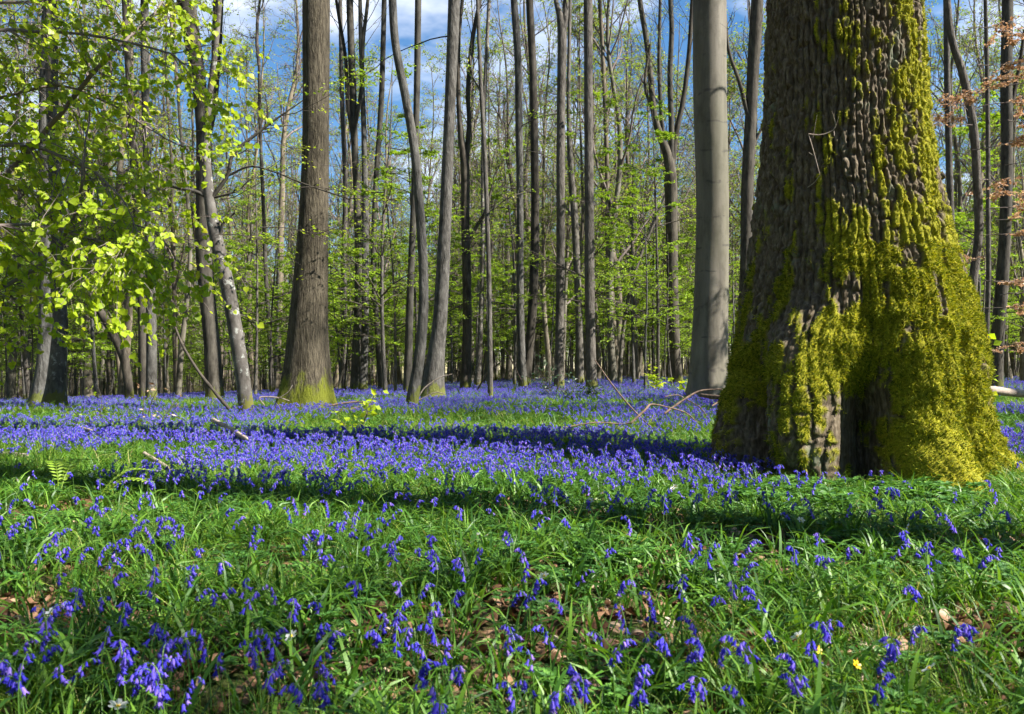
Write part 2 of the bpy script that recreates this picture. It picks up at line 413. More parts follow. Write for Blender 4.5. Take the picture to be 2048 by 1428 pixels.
# ------------------------------------------------------------------ the mossy oak
OAK_TAB = np.array([(-120, 1538, 1832), (0, 1535, 1838), (200, 1528, 1848), (300, 1522, 1858), (400, 1510, 1878), (500, 1498, 1898), (600, 1480, 1920),
                    (700, 1463, 1940), (800, 1452, 1950), (900, 1446, 1958), (960, 1440, 1965), (1010, 1436, 1970)], float)
OA = math.atan2(OAK_X, OAK_Y)
O_R = np.array((math.cos(OA), -math.sin(OA))); O_V = np.array((math.sin(OA), math.cos(OA)))
def sstep(a, b, x):
    t = np.clip((x - a) / (b - a), 0, 1); return t * t * (3 - 2 * t)
def build_oak():
    ncf, ncb = 400, 70
    th = np.concatenate([np.linspace(-188, 8, ncf, endpoint=False), np.linspace(8, 172, ncb, endpoint=False)])
    zs = np.concatenate([np.linspace(-0.16, 3.75, 500), np.linspace(3.8, 13.5, 40)])
    TH, Z = np.meshgrid(np.radians(th), zs, indexing='ij')
    D = np.degrees(TH)
    py = 735 - (Z - CAMZ) / OAK_Y * FPX
    lx = np.interp(py, OAK_TAB[:, 0], OAK_TAB[:, 1]); rx = np.interp(py, OAK_TAB[:, 0], OAK_TAB[:, 2])
    high = sstep(3.7, 13.5, Z)
    R = (rx - lx) / 2 / FPX * OAK_Y * math.cos(OA) * (1 - 0.5 * high)
    CX = ((lx + rx) / 2 - 1024) / FPX * OAK_Y - OAK_X
    def dth(a): return (D - a + 180) % 360 - 180
    def lobe(a, s): return np.exp(-(dth(a) / s) ** 2)
    zg = np.maximum(Z, 0)
    disp = 0.26 * lobe(3, 12) * np.exp(-(zg / 0.20) ** 1.3)
    disp += 0.48 * lobe(-60, 14) * np.exp(-(zg / 0.27) ** 1.5)
    disp += 0.27 * lobe(-112, 14) * sstep(1.35, 0.75, Z) * sstep(-0.25, 0.35, Z)
    disp -= 0.20 * lobe(-33, 8) * sstep(0.75, 0.2, Z)
    disp += 0.12 * lobe(-165, 20) * sstep(0.9, 0.0, Z)
    disp += 0.30 * lobe(90, 30) * np.exp(-zg / 0.3)
    disp -= 0.46 * lobe(-84, 10) * sstep(0.95, 0.35, Z)
    disp -= 0.15 * lobe(-29, 6) * sstep(1.05, 0.85, Z) * sstep(0.35, 0.55, Z)
    disp -= 0.22 * lobe(-138, 9) * sstep(0.95, 0.3, Z)
    disp += 0.035 * np.sin(TH * 7 + 1.0 + 0.6 * Z) * sstep(2.4, 0.4, Z)
    ax, ay = np.cos(TH), np.sin(TH)
    disp += 0.10 * (fbm(ax * 2.4, ay * 2.4, Z * 1.1, 31, 3) - 0.5) * sstep(3.2, 0.6, Z)
    # vertical plates and furrows, broken across at uneven heights, rough on top
    arc = TH * 0.56
    warp = 0.075 * (fbm(ax * 5, ay * 5, Z * 2.2, 41, 3) - 0.5) + 0.022 * (fbm(ax * 20, ay * 20, Z * 12, 43, 2) - 0.5)
    u = (arc + warp) / 0.044
    fu = np.abs(u - np.floor(u) - 0.5) * 2                      # 1 in the furrow, 0 on the plate's middle
    ridge = 1 - np.clip((fu - 0.55) / 0.45, 0, 1) ** 1.2
    plate = np.floor(u)
    zz = Z * 4.6 + plate * 2.37 + 0.8 * (vnoise(plate * 1.7, Z * 3, seed=52) - 0.5)
    cz = np.abs(zz - np.floor(zz) - 0.5) * 2
    cutd = _hash(plate, np.floor(zz), plate * 0, 53)
    ridge = ridge * (1 - (0.25 + 0.5 * cutd) * np.clip((cz - 0.72) / 0.28, 0, 1)) * (0.6 + 0.5 * cutd)
    fine = fbm(ax * 26, ay * 26, Z * 16, 61, 4) - 0.5
    gran = vnoise(ax * 60, ay * 60, Z * 45, 63) - 0.5
    front = sstep(8.5, 3.75, Z)
    # moss cover
    side = 0.5 + 0.5 * np.cos(np.radians(dth(-28)))          # more on the sunny right flank
    base = np.where(Z < 1.0, 0.64, 0.64 - 0.20 * np.minimum(Z - 1.0, 1.0) - 0.03 * (Z - 1.0))
    m = base + 0.42 * (side - 0.66) + 1.15 * (fbm(ax * 7, ay * 7, Z * 4.0, 71, 4) - 0.5) + 0.22 * (ridge - 0.55) + 0.35 * fine
    m += 0.22 * lobe(-160, 26) * sstep(1.15, 0.8, Z) * sstep(0.25, 0.6, Z) - 0.30 * lobe(-128, 15) * sstep(0.75, 0.4, Z)
    m -= 0.6 * lobe(-84, 9) * sstep(0.75, 0.45, Z)
    m += 0.3 * lobe(-60, 16) * sstep(0.5, 0.2, Z) + 0.3 * lobe(3, 16) * sstep(0.45, 0.15, Z)
    moss = sstep(0.50, 0.62, m)
    disp += (0.044 * (ridge - 0.6) + 0.036 * fine + 0.020 * gran) * (0.3 + 0.7 * front) * (1 - 0.65 * moss * sstep(2.2, 1.2, Z))
    lump = fbm(ax * 9, ay * 9, Z * 8, 81, 3)
    disp += moss * (0.010 + 0.11 * (lump - 0.42) * sstep(2.0, 0.9, Z))
    RR = R + disp
    off = (RR * np.cos(TH))[..., None] * O_R + (RR * np.sin(TH))[..., None] * O_V
    V = np.stack([CX + off[..., 0], off[..., 1], Z], -1)
    nt, nz = TH.shape
    i, j = np.meshgrid(np.arange(nt), np.arange(nz - 1), indexing='ij')
    i2 = (i + 1) % nt
    Q = np.stack([i * nz + j, i2 * nz + j, i2 * nz + j + 1, i * nz + j + 1], -1).reshape(-1, 4)
    b = NB('oak_bark')
    at = b.n('ShaderNodeAttribute', attribute_name='moss')
    v = b.coords('Object', (1, 1, 0.35))
    n1 = b.noise(30, 6, v, 0.65)
    bark = b.ramp(n1, [(0.3, (0.035, 0.025, 0.016)), (0.5, (0.10, 0.078, 0.052)), (0.75, (0.24, 0.20, 0.145))])
    nl = b.noise(5.0, 5, b.coords('Object', (1, 1, 0.7), (3, 0, 0)), 0.7)
    bark = b.mix(b.ramp(nl, [(0.58, (0, 0, 0)), (0.68, (1, 1, 1))]), bark, (0.13, 0.145, 0.10))
    n2 = b.noise(70, 4, b.coords('Object'))
    mc = b.ramp(n2, [(0.3, (0.12, 0.125, 0.008)), (0.6, (0.24, 0.225, 0.012)), (0.8, (0.34, 0.30, 0.03))])
    col = b.mix(at.outputs['Fac'], bark, mc)
    mat = b.done(b.principled(col, 0.9, 0.15, n1, 0.8, 0.02).outputs[0])
    bz = gz(OAK_X, OAK_Y)
    t = thing('oak_tree', 'huge old oak trunk thick with yellow-green moss, its flared roots among bluebells', 'tree', (OAK_X, OAK_Y, 0))
    me = mesh_np('oak_trunk', V.reshape(-1, 3), Q, None, [mat])
    a = me.attributes.new('moss', 'FLOAT', 'POINT'); a.data.foreach_set('value', moss.ravel().astype(np.float32))
    obj('trunk', me, t)
    # moss as short upright tufts standing off the bark
    nrm = np.zeros(len(me.vertices) * 3, np.float32); me.vertices.foreach_get('normal', nrm); nrm = nrm.reshape(nt, nz, 3)
    w = moss * (Z < 3.7) * (np.sin(TH) < 0.25) * np.where(Z < 1.6, 1.0, 0.55)
    idx = np.flatnonzero(RNG.random(w.shape).ravel() < (w * 0.95).ravel())
    p = V.reshape(-1, 3)[idx]; nn = nrm.reshape(-1, 3)[idx]
    K = len(idx)
    rnd = norm(RNG.normal(size=(K, 3)))
    d = norm(nn * 0.8 + rnd * 0.75 + np.array((0, 0, -0.25)))
    s = norm(np.cross(d, RNG.normal(size=(K, 3))))
    ln = RNG.uniform(0.012, 0.034, (K, 1)) * np.where(p[:, 2:3] < 1.6, 1.15, 0.7); wd = RNG.uniform(0.0025, 0.0055, (K, 1))
    p0 = p - nn * 0.003
    VV = np.stack([p0 - s * wd, p0 + s * wd, p0 + d * ln], 1).reshape(-1, 3)
    T = np.arange(K * 3).reshape(-1, 3)
    mo = obj('moss', mesh_np('oak_moss', VV, None, T, [M['moss']], smooth=False), t)
    mo['kind'] = 'stuff'
    # side root running to the right is part of the trunk; a broken stub and the thin dead shoot are parts
    c = P(1868, 356, OAK_Y - 0.12) - np.array((OAK_X, OAK_Y, 0))
    pts = spline([c + (-0.10, 0.03, -0.01), c, c + (0.05, -0.03, 0.015), c + (0.06, -0.035, 0.02)], 8)
    Vt, Qt = tubes(pts[None], np.interp(np.linspace(0, 1, 8), [0, .7, .9, 1], [.032, .03, .022, .004])[None], 10)
    obj('branch_stub', mesh_np('stub', Vt, Qt, None, [M['bark_rough']]), t)
    mb = MB()
    Yf = OAK_Y - 0.72
    for seg, r in (([(1617, 268), (1640, 270), (1664, 262), (1672, 250)], .0045), ([(1672, 250), (1668, 235), (1664, 222)], .003), ([(1672, 250), (1677, 236), (1679, 222)], .002),
                   ([(1617, 268), (1628, 305), (1640, 350)], .003), ([(1626, 275), (1634, 230)], .002), ([(1668, 262), (1669, 272)], .002), ([(1617, 304), (1628, 312)], .002)):
        pp = spline([P(x, y, Yf - 0.02 * k) - np.array((OAK_X, OAK_Y, 0)) for k, (x, y) in enumerate(seg)], 8)
        Vt, Qt = tubes(pp[None], np.linspace(r, r * .5, 8)[None], 5); mb.add(Vt, Qt)
    a0 = P(1640, 350, Yf - .04) - np.array((OAK_X, OAK_Y, 0))
    Vt, Qt = tubes(spline([a0, a0 + (0.01, 0.12, -0.02), a0 + (0.02, 0.28, -0.02)], 6)[None], np.full((1, 6), .003), 5); mb.add(Vt, Qt)
    obj('dead_shoot', mb.mesh('dead_shoot', [M['palewood']]), t)
    return t
OAK = build_oak()

# ------------------------------------------------------------------ branch and crown growing
def grow(S, Dv, L, n, wander, up=0.0, flat=None, rng=RNG):
    S = np.asarray(S, float); d = norm(np.asarray(Dv, float)); L = np.asarray(L, float).reshape(-1, 1)
    pts = [S]
    for k in range(n - 1):
        d = d + wander * rng.normal(size=d.shape)
        d[:, 2] += up
        if flat is not None: d[:, 2] *= flat
        d = norm(d)
        pts.append(pts[-1] + d * L / (n - 1))
    return np.stack(pts, 1)
def spawn(PT, RD, k, t0, t1, ang0, ang1, rng, jitter=True):
    """k children on every polyline: starts, directions, t, parent length, parent radius"""
    Mn, n, _ = PT.shape
    t = rng.uniform(t0, t1, (Mn, k)) if jitter else np.broadcast_to(np.linspace(t0, t1, k), (Mn, k))
    f = t * (n - 1); i = np.minimum(f.astype(int), n - 2); fr = (f - i)[..., None]
    mi = np.arange(Mn)[:, None]
    a, b = PT[mi, i], PT[mi, i + 1]
    st = a * (1 - fr) + b * fr
    tg = norm(b - a)
    rd = RD[mi, i] * (1 - fr[..., 0]) + RD[mi, i + 1] * fr[..., 0]
    ref = norm(rng.normal(size=tg.shape)); side = norm(ref - (ref * tg).sum(-1, keepdims=True) * tg)
    ang = rng.uniform(ang0, ang1, t.shape)[..., None]
    dv = tg * np.cos(ang) + side * np.sin(ang)
    plen = np.linalg.norm(PT[:, -1] - PT[:, 0], axis=-1)[:, None] * np.ones_like(t)
    r = lambda x: x.reshape(-1, *x.shape[2:])
    return r(st), r(dv), r(t), r(plen), r(rd)
def taper(r0, n, tip=0.35):
    return np.asarray(r0).reshape(-1, 1) * np.linspace(1, tip, n)[None]
def leaf_quads(C, Dv, Nv, Ln, Wd, fold=0.25):
    """folded rhombic leaves, two triangles each"""
    Dv = norm(Dv); S = norm(np.cross(Dv, Nv)); U = np.cross(S, Dv)
    Ln = np.asarray(Ln).reshape(-1, 1); Wd = np.asarray(Wd).reshape(-1, 1)
    b = C; tip = C + Dv * Ln
    mid = C + Dv * Ln * 0.45
    l = mid + S * Wd * 0.5 + U * Wd * fold * 0.5; r = mid - S * Wd * 0.5 + U * Wd * fold * 0.5
    V = np.stack([b, r, tip, l], 1).reshape(-1, 3)
    k = np.arange(len(C))[:, None] * 4
    T = np.concatenate([k + np.array([[0, 1, 2]]), k + np.array([[0, 2, 3]])])
    return V, T
def leaves_on(PT, k, size, rng, droop=0.15, keep=1.0, aspect=0.62, flatn=0.55, t0=0.15):
    st, dv, t, pl, rd = spawn(PT, np.ones(PT.shape[:2]), k, t0, 1.0, 0.5, 1.2, rng)
    if np.ndim(keep) or keep < 1:
        kk = rng.random(len(st)) < (np.repeat(keep, k) if np.ndim(keep) else keep)
        st, dv = st[kk], dv[kk]
    dv = norm(dv + rng.normal(size=dv.shape) * 0.25); dv[:, 2] = dv[:, 2] * flatn - droop
    N = norm(np.array((0, 0, 1.0)) + rng.normal(size=dv.shape) * 0.45)
    ln = rng.uniform(0.7, 1.25, len(st)) * size
    return leaf_quads(st, dv, N, ln, ln * aspect)
def gen_crown(seed, leader, lr, t0, n1=15, ang=(0.5, 0.95), len1=(3.0, 5.5), up1=0.10, n2=8, n3=7, n4=4, leafk=2, leafsize=0.075, keep=lambda z: 0.7, l2=0.42, l3=0.42, mats=None, flat=0.75, top=0.97):
    """branches and leaves along a leader polyline (n,3) with radii lr"""
    rng = np.random.default_rng(seed)
    wood = MB(); lf = MB()
    PT0 = leader[None]; R0 = lr[None]
    s, d, t, pl, rd = spawn(PT0, R0, n1, t0, top, *ang, rng)
    L1 = rng.uniform(*len1, len(s)) * (1.15 - 0.7 * (t - t0) / (1 - t0 + 1e-6))
    PT1 = grow(s, d, L1, 7, 0.13, up1, None, rng); R1 = taper(np.minimum(rd * 0.55, 0.011 * L1 + 0.006), 7, 0.3)
    wood.add(*tubes(PT1, R1, 5))
    s, d, t, pl, rd = spawn(PT1, R1, n2, 0.2, 1.0, 0.5, 1.0, rng)
    PT2 = grow(s, d, pl * l2 * rng.uniform(0.6, 1.2, len(s)) * (1.2 - 0.6 * t), 5, 0.16, 0.05, flat, rng); R2 = taper(np.minimum(rd * 0.6, 0.016), 5, 0.35)
    wood.add(*tubes(PT2, R2, 4))
    s, d, t, pl, rd = spawn(PT2, R2, n3, 0.15, 1.0, 0.5, 1.0, rng)
    PT3 = grow(s, d, pl * l3 * rng.uniform(0.6, 1.2, len(s)), 4, 0.16, 0.02, flat, rng); R3 = taper(np.minimum(rd * 0.6, 0.0075), 4, 0.5)
    wood.add(*tubes(PT3, R3, 3))
    if n4:
        s, d, t, pl, rd = spawn(PT3, R3, n4, 0.1, 1.0, 0.4, 0.9, rng)
        PT4 = grow(s, d, pl * 0.5 * rng.uniform(0.6, 1.2, len(s)), 3, 0.15, 0, flat, rng); R4 = np.full(PT4.shape[:2], 0.0042)
        wood.add(*tubes(PT4, R4, 3))
    else:
        PT4 = PT3
    if leafk:
        kp = np.array([keep(z) for z in PT4[:, 1, 2]])
        lf.add(*(lambda VT: (VT[0], None, VT[1]))(leaves_on(PT4, leafk, leafsize, rng, keep=kp)))
    return wood, lf

# prototypes: whole woodland trees, crowns for the traced trunks, young beeches, leafy sprays
def wander_trunk(H, seed, amp=0.25, n=14):
    rng = np.random.default_rng(seed)
    z = np.linspace(0, H, n)
    x = amp * (vnoise(z * 0.22, z * 0, seed=seed) - 0.5) * 2 * np.minimum(z / 3, 1); y = amp * (vnoise(z * 0.22, z * 0 + 5.5, seed=seed + 3) - 0.5) * 2 * np.minimum(z / 3, 1)
    return np.stack([x, y, z], -1)
def trunk_mesh(name, pts, rad, mat, sides=10, n=26, flare=1.35):
    q = spline(pts, n); zt = np.linspace(0, 1, n)
    r = np.interp(zt, np.linspace(0, 1, len(rad)), rad)
    V, Q = tubes(q[None], r[None], sides)
    return mesh_np(name, V, Q, None, [mat])
WOOD_TREES = []
specs = [  # height, base radius, fork height, leaf keep low, leaf keep high, limbs
    (23, 0.17, 0.28, 0.85, 0.20, 16), (21, 0.13, 0.20, 1.0, 0.25, 16), (25, 0.21, 0.34, 0.55, 0.14, 17),
    (18, 0.10, 0.14, 1.0, 0.40, 16), (22, 0.15, 0.40, 0.40, 0.09, 15), (20, 0.11, 0.24, 0.95, 0.32, 15)]
for k, (H, r, f, k0, k1, nl) in enumerate(specs):
    ld = wander_trunk(H, 100 + k * 7, 0.35)
    lr = np.concatenate([[r * 1.45, r * 1.05], np.linspace(r, 0.02, 12)])
    tm = trunk_mesh('wood_tree_trunk', ld, lr, M['bark_far'], 10, 28)
    wd, lf = gen_crown(200 + k, ld, lr, f, nl, (0.35, 0.8), (3.2, 6.2), 0.10, 8, 7, 3, 4, 0.105, (lambda z, H=H, k0=k0, k1=k1: k0 + (k1 - k0) * min(1, max(0, (z - 4) / (H - 11)))))
    WOOD_TREES.append((tm, wd.mesh('wood_tree_branches', [M['twig']]), lf.mesh('wood_tree_leaves', [M['leaf_far']], False)))
YOUNG = []
for k, (H, r) in enumerate([(6.5, .045), (8.5, .06), (5.0, .035), (10, .07)]):
    ld = wander_trunk(H, 300 + k * 5, 0.3, 10)
    lr = np.linspace(r, 0.008, 10)
    tm = trunk_mesh('young_beech_trunk', ld, lr, M['bark_grey'], 8, 20)
    wd, lf = gen_crown(320 + k, ld, lr, 0.22, 17, (1.0, 1.5), (1.3, 2.7), 0.0, 7, 5, 0, 7, 0.075, lambda z: 0.85, 0.40, 0.42, flat=0.35)
    YOUNG.append((tm, wd.mesh('young_beech_branches', [M['twig_dark']]), lf.mesh('young_beech_leaves', [M['leaf_beech']], False)))
CROWNS = []
for k in range(4):
    ld = wander_trunk(12, 400 + k * 5, 0.5, 10)
    lr = np.linspace(0.10, 0.012, 10)
    wd, lf = gen_crown(420 + k, ld, lr, 0.02, 15, (0.4, 0.9), (2.5, 5.0), 0.08, 7, 6, 3, 2, 0.085, lambda z: 0.35)
    wd.add(*tubes(ld[None], lr[None], 8))
    CROWNS.append((wd.mesh('crown_branches', [M['twig']]), lf.mesh('crown_leaves', [M['leaf_far']], False)))
def gen_spray(seed, L, r, leafmat, size, k1=9, k2=6, lk=4, keep=0.9, woodmat='twig_dark', sag=-0.03, flat=0.6):
    rng = np.random.default_rng(seed)
    PT0 = grow(np.zeros((1, 3)), np.array([[1, 0, 0.12]]), [L], 10, 0.10, sag, None, rng); R0 = taper([r], 10, 0.25)
    wood = MB(); wood.add(*tubes(PT0, R0, 6))
    s, d, t, pl, rd = spawn(PT0, R0, k1, 0.2, 1.0, 0.5, 1.0, rng); d[:, 2] *= 0.4
    PT1 = grow(s, d, pl * 0.42 * rng.uniform(0.6, 1.2, len(s)) * (1.2 - 0.5 * t), 6, 0.12, -0.02, flat, rng); R1 = taper(np.minimum(rd * 0.6, 0.006), 6, 0.4)
    wood.add(*tubes(PT1, R1, 4))
    s, d, t, pl, rd = spawn(PT1, R1, k2, 0.15, 1.0, 0.5, 1.0, rng); d[:, 2] *= 0.4
    PT2 = grow(s, d, pl * 0.4 * rng.uniform(0.5, 1.2, len(s)), 4, 0.14, -0.02, flat, rng); R2 = np.full(PT2.shape[:2], 0.002)
    wood.add(*tubes(PT2, R2, 3))
    V, T = leaves_on(np.concatenate([PT2]), lk, size, rng, keep=keep, flatn=0.5)
    V2, T2 = leaves_on(PT1, lk * 2, size, rng, keep=keep, flatn=0.5)
    lf = MB().add(V, None, T).add(V2, None, T2)
    return wood.mesh('spray_wood', [M[woodmat]]), lf.mesh('spray_leaves', [leafmat], False)
SPRAYS = [gen_spray(500 + k, 2.3, 0.014, M['leaf_beech'], 0.06) for k in range(3)]
COPPER = [gen_spray(520 + k, 1.9, 0.012, M['leaf_copper'], 0.085, 11, 6, 7, 0.95, 'twig') for k in range(2)]
def attach_spray(t, loc, yaw, proto, scale=1.0, pitch=0.0, name='branch'):
    b = obj(name, proto[0], t); b.location = loc; b.rotation_euler = (0, -pitch, yaw); b.scale = (scale,) * 3
    f = obj('foliage', proto[1], b)
    return b

# ------------------------------------------------------------------ trees traced from the photograph
def traced_tree(name, label, ctrl, Y, mat, crown=None, flare=1.5, limbs=(), group=None, ext=1.2, sides=20, lobes=0, sprays=(), seed=1, depth_wob=0.15, crown_rz=0.0, cscale=None, limbmat=None):
    """ctrl: (px, py, width px) from the foot upward, all at depth Y; the foot stands on the ground"""
    bx = (ctrl[0][0] - 1024) / FPX * Y
    bz = gz(bx, Y)
    t = thing(name, label, 'tree', (bx, Y, bz), group)
    base = np.array((bx, Y, bz))
    rows = []
    for k, (px, py, w) in enumerate(ctrl):
        p = P(px, py, Y) - base
        if k == 0: p[2] = -0.12
        rows.append((*p, w / 2 * PXW(Y)))
    rows = [r for k, r in enumerate(rows) if k == 0 or r[2] > rows[0][2] + 0.25]
    top, prev = np.array(rows[-1]), np.array(rows[-2])
    dr = norm((top - prev)[:3]); dr = norm(dr + np.array((0, 0, 0.8)))
    if ext:
        rows.append((*(top[:3] + dr * ext), top[3] * 0.93))
    n = max(24, int(rows[-1][2] / 0.16))
    q = spline(rows, n)
    q[:, 3] = np.maximum(q[:, 3], 0.004)
    z = q[:, 2]
    q[:, 1] += depth_wob * (vnoise(z * 0.35, z * 0 + seed, seed=seed) - 0.5) * np.clip(z / 2, 0, 1)
    r = q[:, 3] * (1 + (flare - 1) * np.exp(-np.maximum(z, 0) / (0.12 + 1.0 * q[0, 3])))
    V, Q = tubes(q[None, :, :3], r[None], sides)
    V = V.reshape(n, sides, 3)
    c = q[:, None, :3]
    dv = V - c
    a = np.linspace(0, 2 * math.pi, sides, endpoint=False)[None]
    bump = 1 + 0.10 * (fbm(np.cos(a) * 1.3 + z[:, None] * 0, np.sin(a) * 1.3 + z[:, None] * 0, z[:, None] * 0.7 + seed * 3.1, seed, 3) - 0.5)
    if lobes:
        bump = bump + 0.22 * np.maximum(0, np.sin(a * lobes + seed)) * np.exp(-np.maximum(z[:, None], 0) / 0.35)
    V = c + dv * bump[..., None]
    obj('trunk', mesh_np('trunk', V.reshape(-1, 3), Q, None, [M[mat]]), t)
    for lm in limbs:
        pp = [(*(P(x, y, Y - (lm[0][3] if len(lm[0]) > 3 else 0)) - base), w / 2 * PXW(Y)) for (x, y, w, *_) in lm]
        if len(lm[0]) <= 3 and lm[-1][1] < 8:                # carry on above the picture
            d = np.array(pp[-1]) - np.array(pp[-2]); d = d / np.linalg.norm(d[:3])
            pp.append(tuple(np.array(pp[-1]) + np.array((*(d[:3] * 2.5 + (0, 0, .6)), 0)) * 1.0)); pp[-1] = (*pp[-1][:3], pp[-2][3] * 0.5)
        s = spline(pp, max(10, len(pp) * 6)); s[:, 3] = np.maximum(s[:, 3], 0.003)
        s[:, 1] += 0.25 * (vnoise(np.linspace(0, 3, len(s)), np.full(len(s), seed + 0.5), seed=seed + 9) - 0.5) * np.linspace(0, 1, len(s))
        mb = MB(); mb.add(*tubes(s[None, :, :3], s[None, :, 3], 8))
        rng = np.random.default_rng(seed * 31 + len(lm))
        st, dvv, tt, pl, rd = spawn(s[None, :, :3], s[None, :, 3], 9, 0.25, 1.0, 0.4, 0.9, rng)
        P1 = grow(st, dvv, pl * 0.28 * rng.uniform(0.5, 1.2, len(st)), 6, 0.14, 0.06, None, rng); R1 = taper(np.minimum(rd * 0.5, 0.012), 6, 0.3)
        mb.add(*tubes(P1, R1, 4))
        st, dvv, tt, pl, rd = spawn(P1, R1, 5, 0.2, 1.0, 0.4, 0.9, rng)
        P2 = grow(st, dvv, pl * 0.45 * rng.uniform(0.5, 1.2, len(st)), 5, 0.15, 0.03, None, rng); R2 = taper(np.minimum(rd * 0.6, 0.005), 5, 0.5)
        mb.add(*tubes(P2, R2, 3))
        lo = obj('limb', mb.mesh('limb', [M[limbmat or mat]]), t)
        V2, T2 = leaves_on(P2, 2, 0.06, rng, keep=0.4)
        obj('foliage', mesh_np('limb_foliage', V2, None, T2, [M['leaf_far']], smooth=False), lo)
    if crown is not None:
        cw, cl = CROWNS[crown % 4]
        sc = cscale or min(1.5, max(0.55, q[-1, 3] / 0.10))
        b = obj('branches', cw, t); b.location = q[-1, :3] - np.array((0, 0, 0.05)); b.rotation_euler = (0, 0, crown_rz + seed); b.scale = (sc,) * 3
        c = obj('crown', cl, t); c.location = b.location; c.rotation_euler = b.rotation_euler; c.scale = b.scale
    for (py, yaw, k, sc) in sprays:
        z = (735 - py) / FPX * Y + CAMZ - bz
        i = int(np.argmin(np.abs(q[:, 2] - z)))
        attach_spray(t, q[i, :3], yaw, SPRAYS[k % 3], sc, 0.1)
    return t

traced_tree('beech_tree', 'thick smooth pale-grey beech trunk just left of the mossy oak', [(1417, 800, 80), (1418, 740, 72), (1422, 600, 67), (1425, 400, 64), (1420, 200, 65), (1419, 0, 66)], 14.4, 'bark_beech', 0, 1.25, sides=40, lobes=6, seed=2, ext=3.0, depth_wob=0.0)
traced_tree('oak_tree', 'big fissured trunk with a green mossy foot, left of centre among bluebells', [(612, 826, 92), (614, 740, 86), (617, 640, 75), (624, 500, 62), (631, 300, 52), (633, 0, 54)], 13.0, 'bark_rough', 1, 1.35, sides=40, lobes=5, seed=3, ext=3.0, depth_wob=0.0)
traced_tree('leaning_tree', 'pale grey leaning trunk with peeling lichen patches, left of the big fissured trunk',
            [(497, 836, 28), (481, 720, 28), (456, 580, 28), (434, 490, 26), (420, 410, 22), (412, 310, 17), (418, 215, 13), (432, 100, 11), (440, 0, 10)], 12.2, 'bark_lichen', 2, 1.15, seed=4, cscale=0.6,
            limbs=[[(424, 395, 9), (455, 352, 8), (464, 318, 7), (480, 296, 7), (520, 262, 6), (560, 232, 4), (606, 200, 2)], [(455, 352, 5), (500, 334, 4), (550, 345, 3), (620, 372, 3), (700, 398, 2)],
                   [(424, 400, 9), (395, 385, 8), (345, 372, 8), (300, 345, 6), (270, 330, 4)], [(437, 478, 6), (452, 440, 6), (470, 425, 3)], [(428, 395, 5), (470, 385, 4), (500, 358, 2)]], limbmat='bark_dark')
traced_tree('forked_tree', 'dark trunk forking into two stems high up, behind the leaning lichened trunk',
            [(431, 792, 34), (424, 700, 31), (412, 580, 31), (407, 490, 33), (408, 380, 33), (406, 270, 28), (396, 160, 28), (372, 0, 36)], 19.5, 'bark_dark', 3, 1.25, seed=5,
            limbs=[[(408, 290, 20), (424, 220, 18), (431, 120, 19), (436, 0, 21)]])
traced_tree('lichened_tree', 'sunlit trunk with pale lichen and moss at its foot, nearest the left edge', [(107, 800, 36), (117, 720, 31), (123, 640, 27), (118, 560, 25), (117, 450, 22), (110, 300, 22), (107, 150, 22), (103, 0, 24)], 15.0, 'bark_lichen', 0, 1.5, seed=6, lobes=4)
traced_tree('lichened_tree', 'second trunk of the pair at the left edge, darker and behind the lichened one', [(77, 797, 36), (88, 720, 26), (90, 600, 25), (88, 480, 25), (92, 300, 22), (95, 0, 22)], 15.8, 'bark_grey', 1, 1.5, seed=7, lobes=4)
traced_tree('slender_tree', 'straight dark slender trunk right of the pale lichened pair', [(302, 797, 21), (304, 700, 20), (302, 560, 18), (298, 400, 16), (292, 200, 15), (290, 0, 15)], 19, 'bark_grey', 2, 1.2, seed=8)
traced_tree('slender_tree', 'shorter grey trunk pressed close against the straight dark slender trunk', [(289, 795, 20), (287, 700, 18), (282, 560, 16), (275, 400, 15), (262, 200, 13), (250, 0, 12)], 19.6, 'bark_dark', 3, 1.2, seed=9)
traced_tree('leaning_tree', 'thin dark trunk leaning far to the left beside the lichened pair', [(262, 792, 17), (248, 720, 17), (215, 645, 16), (182, 585, 14), (168, 540, 11), (150, 440, 8), (130, 330, 6)], 18, 'bark_dark', None, 1.2, seed=10, ext=0)
traced_tree('curved_tree', 'curved smooth grey trunk bending left at the top, centre left', [(818, 822, 23), (828, 780, 24), (838, 720, 22), (847, 620, 20), (846, 520, 19), (838, 400, 19), (829, 300, 18), (812, 200, 17), (791, 90, 16), (785, 0, 16)], 12.8, 'bark_grey', 0, 1.15, seed=11, cscale=0.8)
traced_tree('beech_tree', 'sturdy grey trunk with a swollen foot, just right of the curved trunk', [(862, 780, 44), (872, 710, 34), (880, 640, 29), (888, 500, 26), (893, 380, 24), (898, 250, 22), (903, 130, 23), (908, 0, 24)], 17.5, 'bark_grey', 1, 1.6, seed=12, lobes=5, sprays=[(60, 2.6, 0, 1.2)])
traced_tree('forked_tree', 'brownish mossy trunk forking beside the sturdy grey trunk', [(930, 765, 21), (934, 680, 19), (934, 560, 18), (931, 450, 17), (930, 340, 18), (922, 270, 12), (917, 190, 9), (918, 80, 8), (925, 0, 7)], 24, 'bark_dark', 2, 1.3, seed=13, cscale=0.6,
            limbs=[[(931, 330, 12), (938, 250, 9), (936, 180, 9), (945, 80, 9), (960, 0, 8)], [(936, 480, 8), (955, 450, 7), (970, 425, 7), (985, 370, 4)]])
